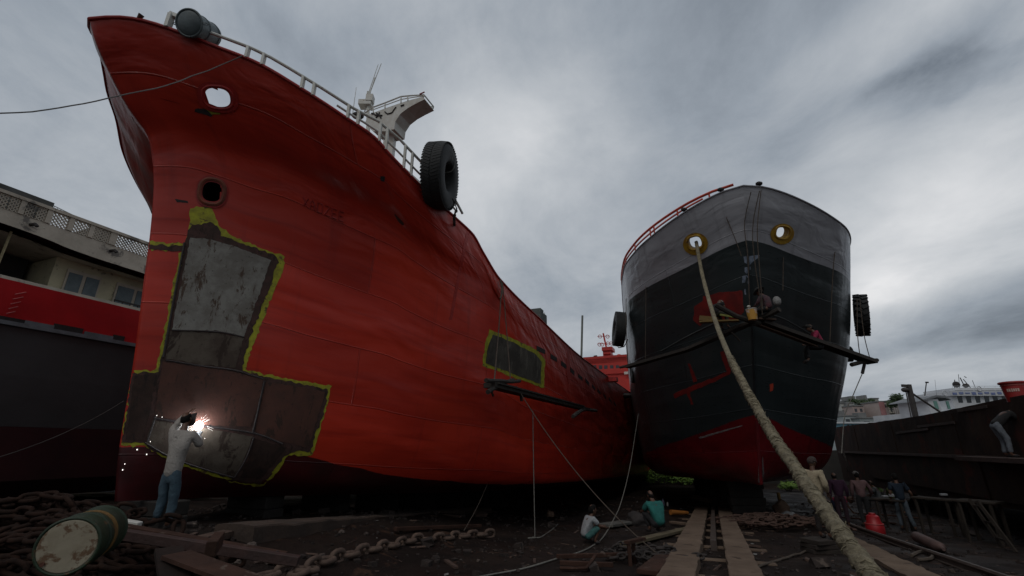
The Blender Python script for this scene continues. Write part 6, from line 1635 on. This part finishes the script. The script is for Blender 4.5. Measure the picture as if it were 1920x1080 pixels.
chain([G(x, y, .05) for x, y in [(500, 1088), (540, 1078), (560, 1080), (590, 1072), (620, 1078)]], .40, .042, _M['pale_dusty_chain'], 'short end of heavy chain at the bottom edge left of the long run', seed=12)
c5 = GX(1450, 990); zigchain(c5[0], c5[1], 1.6, 1.1, 12, .30, .032, 'wide heap of rusty chain right of the slipway timbers', 15, .16, m=mat('brown_chain', (.085, .045, .032), (.05, .028, .02), 6, .9))
c6 = GX(1215, 1050); zigchain(c6[0], c6[1], .7, .5, 6, .20, .022, 'tangle of small dark chain left of the slipway timbers', 16, .12, m=M_CHD)
# beams in the left foreground
def lyingbeam(a, b, w, h, m, label, name='steel_beam', cat='beam'):
    return tag(MB().beam(a, b, w, h, bev=.006).build(name, m, None), label, cat)
bA, bB = PD(150, 971, 7.6), PD(536, 1038, 6.9)
t = thing('steel_beam', bA, 'long rusty red channel beam lying before the welder', 'beam')
MB().beam(bA, bB, .16, .018).build('flange', M_BEAM, t); 
dn = Vector((0, 0, -.06)); sd = (bB - bA).normalized().cross(Vector((0, 0, 1)))
MB().beam(bA + dn + sd * .071, bB + dn + sd * .071, .014, .10).build('web', M_BEAM, t); MB().beam(bA + dn - sd * .071, bB + dn - sd * .071, .014, .10).build('web', M_BEAM, t)
mb = MB(); q = bA.lerp(bB, .955); mb.cyl(q + Vector((0, 0, .008)), q + Vector((0, 0, .012)), .022, .022, 10); mb.build('bolt_hole', M_STEEL_DARK, t)
lyingbeam(PD(395, 1030, 6.1), PD(410, 1010, 6.5), .10, .14, M_BEAM, 'short steel offcut standing on the long red beam', 'steel_block', 'block')
x1 = PD(345, 1078, 4.9); x2 = PD(560, 1130, 4.2)
t = thing('steel_beam', x1, 'dark heavy H beam cut off at the bottom left corner of the view', 'beam')
MB().beam(PD(330, 1040, 5.3), PD(520, 1110, 4.4), .24, .03).build('flange', M_BEAM, t)
MB().beam(PD(330, 1040, 5.3) - Vector((0, 0, .14)), PD(520, 1110, 4.4) - Vector((0, 0, .14)), .03, .25).build('web', M_BDK, t)
MB().beam(PD(330, 1040, 5.3) - Vector((0, 0, .28)), PD(520, 1110, 4.4) - Vector((0, 0, .28)), .24, .03).build('flange', M_BDK, t)
MB().beam(PD(316, 1030, 5.45), PD(330, 1100, 4.95), .20, .04).build('end_plate', M_BDK, t)
lyingbeam(PD(230, 1002, 7.1), PD(560, 1052, 6.6), .12, .10, mat('dark_red_bar', (.06, .028, .022), (.035, .018, .015), 4), 'dark bar lying just below the long red beam')
lyingbeam(G(0, 957, .05), G(215, 955, .05), .10, .06, mat('grey_plank', (.11, .10, .09), (.07, .06, .055), 4), 'thin grey plank along the mud at the left edge', 'plank', 'plank')
lyingbeam(PD(222, 977, 7.9), PD(262, 984, 7.8), .11, .06, M_WHITE, 'white painted wooden batten left of the feet of the welder', 'batten', 'batten')
for k, (x0, y0, x1_, y1, w, m_, lb) in enumerate([
    (1168, 1030, 1292, 998, .24, mat('greenish_plank', (.14, .115, .065), (.09, .065, .04), 3, .9), 'mossy thick plank in front of the worker in teal green'),
    (1215, 1088, 1255, 1050, .34, M_BEAM, 'short reddish plank end at the bottom edge left of the slipway'),
    (1300, 935, 1372, 952, .28, M_TIM, 'timber lying crosswise at the far end of the slipway'),
    (1322, 910, 1362, 945, .16, M_TIM, 'slender timber leaning over the crosswise timber'),
    (1358, 925, 1400, 955, .18, M_TIM, 'second slender timber beside the leaning one'),
    (1135, 992, 1180, 985, .5, mat('grey_board', (.13, .125, .11), (.09, .085, .075), 4), 'flat grey board on the mud beside the squatting worker'),
    (1258, 985, 1310, 992, .12, M_TIM, 'thin batten behind the worker in teal green'),
    (740, 1002, 900, 994, .10, M_BEAM, 'thin rusty bar behind the dusty chain'),
    (1045, 1056, 1190, 1050, .07, M_BEAM, 'upper thin rusty rod near the bottom centre'),
    (1050, 1068, 1150, 1072, .07, M_BEAM, 'lower thin rusty rod near the bottom centre'),
    (1540, 935, 1580, 960, .10, M_TIM, 'short board left of the magenta worker')]):
    a, b = G(x0, y0, .10), G(x1_, y1, .10)
    if k in (3, 4): a.z += .35
    lyingbeam(a, b, w, .07 if k != 2 else .2, m_, lb, 'plank' if k < 8 else 'rod', 'plank' if k < 8 else 'rod')
# posts of the small frame left of the slipway
t = thing('frame', G(1180, 1062), 'low wooden stool frame among the scrap at the bottom centre', 'frame')
for x, y in ((1182, 1062), (1190, 1056)): q = G(x, y); MB().beam(q, q + Vector((0, 0, .38)), .06, .06).build('leg', M_BEAM, t)
MB().beam(G(1178, 1062, .38), G(1210, 1052, .38), .10, .05).build('top', M_BEAM, t)
# sacks, canister, cylinder, bottle
M_SACK = mat('jute_sack', (.20, .125, .085), (.13, .08, .055), 8, .95, .02); M_PLAS = mat('pale_plastic_sack', (.30, .30, .30), (.20, .20, .20), 6, .7, .02)
def blobby(c, rad, m, name, label, cat, seed=1, amp=.25):
    mb = MB(); bmesh.ops.create_icosphere(mb.bm, subdivisions=4, radius=1)
    for v in mb.bm.verts:
        n = noise.noise(v.co * 1.7 + Vector((seed, 0, 0))) * amp + noise.noise(v.co * 6 + Vector((seed, 3, 0))) * amp * .25
        v.co = Vector((v.co.x * rad[0], v.co.y * rad[1], max(-.5, v.co.z) * rad[2])) * (1 + n) + Vector(c)
    return tag(mb.build(name, m, None, smooth='full'), label, cat)
q = G(1468, 968); blobby(q + Vector((0, 0, .18)), (.34, .26, .42), M_SACK, 'sack', 'brown jute sack slumped by the chain heap', 'sack', 3)
q = G(1480, 975); blobby(q + Vector((0, 0, .10)), (.30, .20, .20), M_PLAS, 'sack', 'pale plastic sack leaning on the brown jute sack', 'sack', 6)
q = G(1462, 940); mb = MB(); mb.tube([q, q + Vector((0, 0, .38)), q + Vector((0, 0, .44))], [.09, .09, .05], 14); tag(mb.build('canister', mat('ochre_tin', (.22, .12, .02)), None, smooth=True), 'ochre tin standing behind the brown jute sack', 'tin')
q = G(1644, 1003); M_JUG = mat('red_jug', (.36, .012, .016), (.28, .010, .014), 4, .45, .004)
t = thing('water_jug', q, 'bright red plastic jug on the mud behind the rail', 'jug')
mb = MB(); mb.tube([q, q + Vector((0, 0, .05)), q + Vector((0, 0, .30)), q + Vector((0, 0, .36)), q + Vector((0, 0, .52)), q + Vector((0, 0, .56))], [.22, .25, .24, .19, .17, .12], 24); mb.build('body', M_JUG, t, smooth=True)
mb = MB(); mb.tube([q + Vector((0, 0, .555)), q + Vector((0, 0, .61))], [.09, .085], 18); mb.build('lid', M_JUG, t, smooth=True)
mb = MB(); mb.torus(q + Vector((0, 0, .31)), (0, 0, 1), .235, .018, 24, 6); mb.build('hoop', mat('pink_hoop', (.40, .06, .06)), t, smooth=True)
a, b = G(1722, 1020, .17), G(1765, 1036, .10)
mb = MB(); d = (b - a).normalized(); mb.tube([a - d * .03, a, a + d * .06, b, b + d * .10, b + d * .25], [.04, .10, .13, .12, .06, .035], 18); tag(mb.build('gas_cylinder', mat('pinkish_cylinder', (.11, .062, .052), (.07, .042, .036), 4, .7), None, smooth=True), 'dull reddish gas cylinder lying behind the rail at the right', 'cylinder')
q = G(1244, 948, 0); mb = MB(); mb.tube([q, q + Vector((0, 0, .20)), q + Vector((0, 0, .25)), q + Vector((0, 0, .30))], [.07, .07, .03, .028], 14); tag(mb.build('bottle', mat('bluish_plastic', (.18, .18, .26), (.14, .14, .2)), None, smooth=True), 'bluish plastic water bottle behind the worker in teal green', 'bottle')
q = G(1252, 949, 0); mb = MB(); mb.tube([q, q + Vector((0, 0, .16)), q + Vector((0, 0, .19))], [.045, .045, .02], 12); tag(mb.build('bottle', M_WHITE, None, smooth=True), 'small white bottle beside the bluish one', 'bottle')
a, b = G(1258, 968, .14), G(1290, 968, .12); mb = MB(); mb.tube([a, b], [.10, .07], 12); tag(mb.build('float', mat('orange_float', (.36, .13, .02), (.25, .09, .015)), None, smooth=True), 'orange cylinder lying right of the worker in teal green', 'cylinder')
q = G(1200, 985, .1); blobby(q, (.45, .3, .30), M_STEEL_DARK, 'scrap_heap', 'dark heap of scrap in front of the worker in teal green', 'scrap', 9, .45)
q = G(1032, 968, .05); blobby(q, (.16, .14, .14), M_SACK, 'stone', 'rounded brown lump on the mud below the pale rope', 'stone', 9, .25)
rope([G(x, y, .03) for x, y in [(1395, 1078), (1440, 1060), (1480, 1048), (1520, 1032), (1545, 1012), (1556, 1000)]], .022, 'muddy rope trailing over the ground right of the slipway', M_ROPEB, 'rope', None, .02)
rope([G(x, y, .03) for x, y in [(1532, 1030), (1545, 1022), (1552, 1008)]], .016, 'short muddy rope end meeting the trailing one', M_ROPEB)
rope([G(x, y, .04) for x, y in [(1710, 1046), (1730, 1038), (1750, 1042), (1745, 1052), (1722, 1054)]], .035, 'coil of thick rope between the kerb and the rail', M_ROPEB)
# rods bent at bottom centre
rope([G(1050, 1072, .05), G(1100, 1073, .06), G(1110, 1068, .12), G(1118, 1062, .18)], .028, 'bent rusty bar at the bottom centre', M_BEAM, 'bent_bar')
# loose stones, chips and paper: nobody could count them
rnd = random.Random(12); mb = MB(); mb2 = MB(); mb3 = MB()
for k in range(6500):
    u = rnd.uniform(3.0, 30) if k % 3 else rnd.uniform(3, 12); v = rnd.uniform(-13, 9); p = W(u, v, 0); s_ = abs(rnd.gauss(0, 1)) * .022 + .008
    if rnd.random() < .03: s_ *= 3
    c = onG(p.x, p.y, s_ * .3); r_m = Matrix.Rotation(rnd.uniform(0, 6), 3, 'Z') @ Matrix.Rotation(rnd.uniform(-.5, .5), 3, 'X')
    q = rnd.random()
    if q < .90: 
        sx_, sy_, sz_ = s_, s_ * rnd.uniform(.5, 1), s_ * rnd.uniform(.4, .8)
        o8 = [mb.bm.verts.new(c + r_m @ Vector((a * sx_ * rnd.uniform(.6, 1), b * sy_ * rnd.uniform(.6, 1), g * sz_ * rnd.uniform(.6, 1)))) for a in (-1, 1) for b in (-1, 1) for g in (-1, 1)]
        for f in ((0, 1, 3, 2), (4, 6, 7, 5), (0, 4, 5, 1), (2, 3, 7, 6), (0, 2, 6, 4), (1, 5, 7, 3)): mb.bm.faces.new([o8[i] for i in f])
    elif q < .975: mb2.box(c, (s_ * rnd.uniform(2, 9), s_ * 1.0, s_ * .5), r_m)
    else: mb3.box(c + Vector((0, 0, .01)), (s_ * 2.5, s_ * 1.6, .006), r_m)
tag(mb.build('rubble', mat('yard_rubble', (.034, .023, .019), (.018, .012, .010), 9, .95, .01, c3=(.10, .075, .06), s3=3, t3=.58), None, norm=False), kind='stuff')
tag(mb2.build('wood_chips', mat('scrap_chips', (.10, .06, .042), (.05, .03, .024), 9, .9), None, norm=False), kind='stuff')
tag(mb3.build('litter', mat('pale_litter', (.22, .21, .20), (.14, .13, .12), 9, .9), None, norm=False), kind='stuff')
for k, (x, y, r) in enumerate([(520, 1050, .07), (508, 1058, .09), (448, 1060, .06), (470, 1030, .08), (640, 1000, .05), (1130, 1040, .05)]):
    q = G(x, y, r * .4); blobby(q, (r, r * .8, r * .7), mat('grey_stone', (.11, .085, .072), (.07, .05, .042), 8, .9), 'stone', ['angular stone near the end of the red beam', 'larger stone just left of the red beam end', 'stone at the bottom edge beside the H beam', 'stone behind the long red beam', 'small stone by the launching timber', 'small stone in front of the squatting worker'][k], 'stone', k, .5)
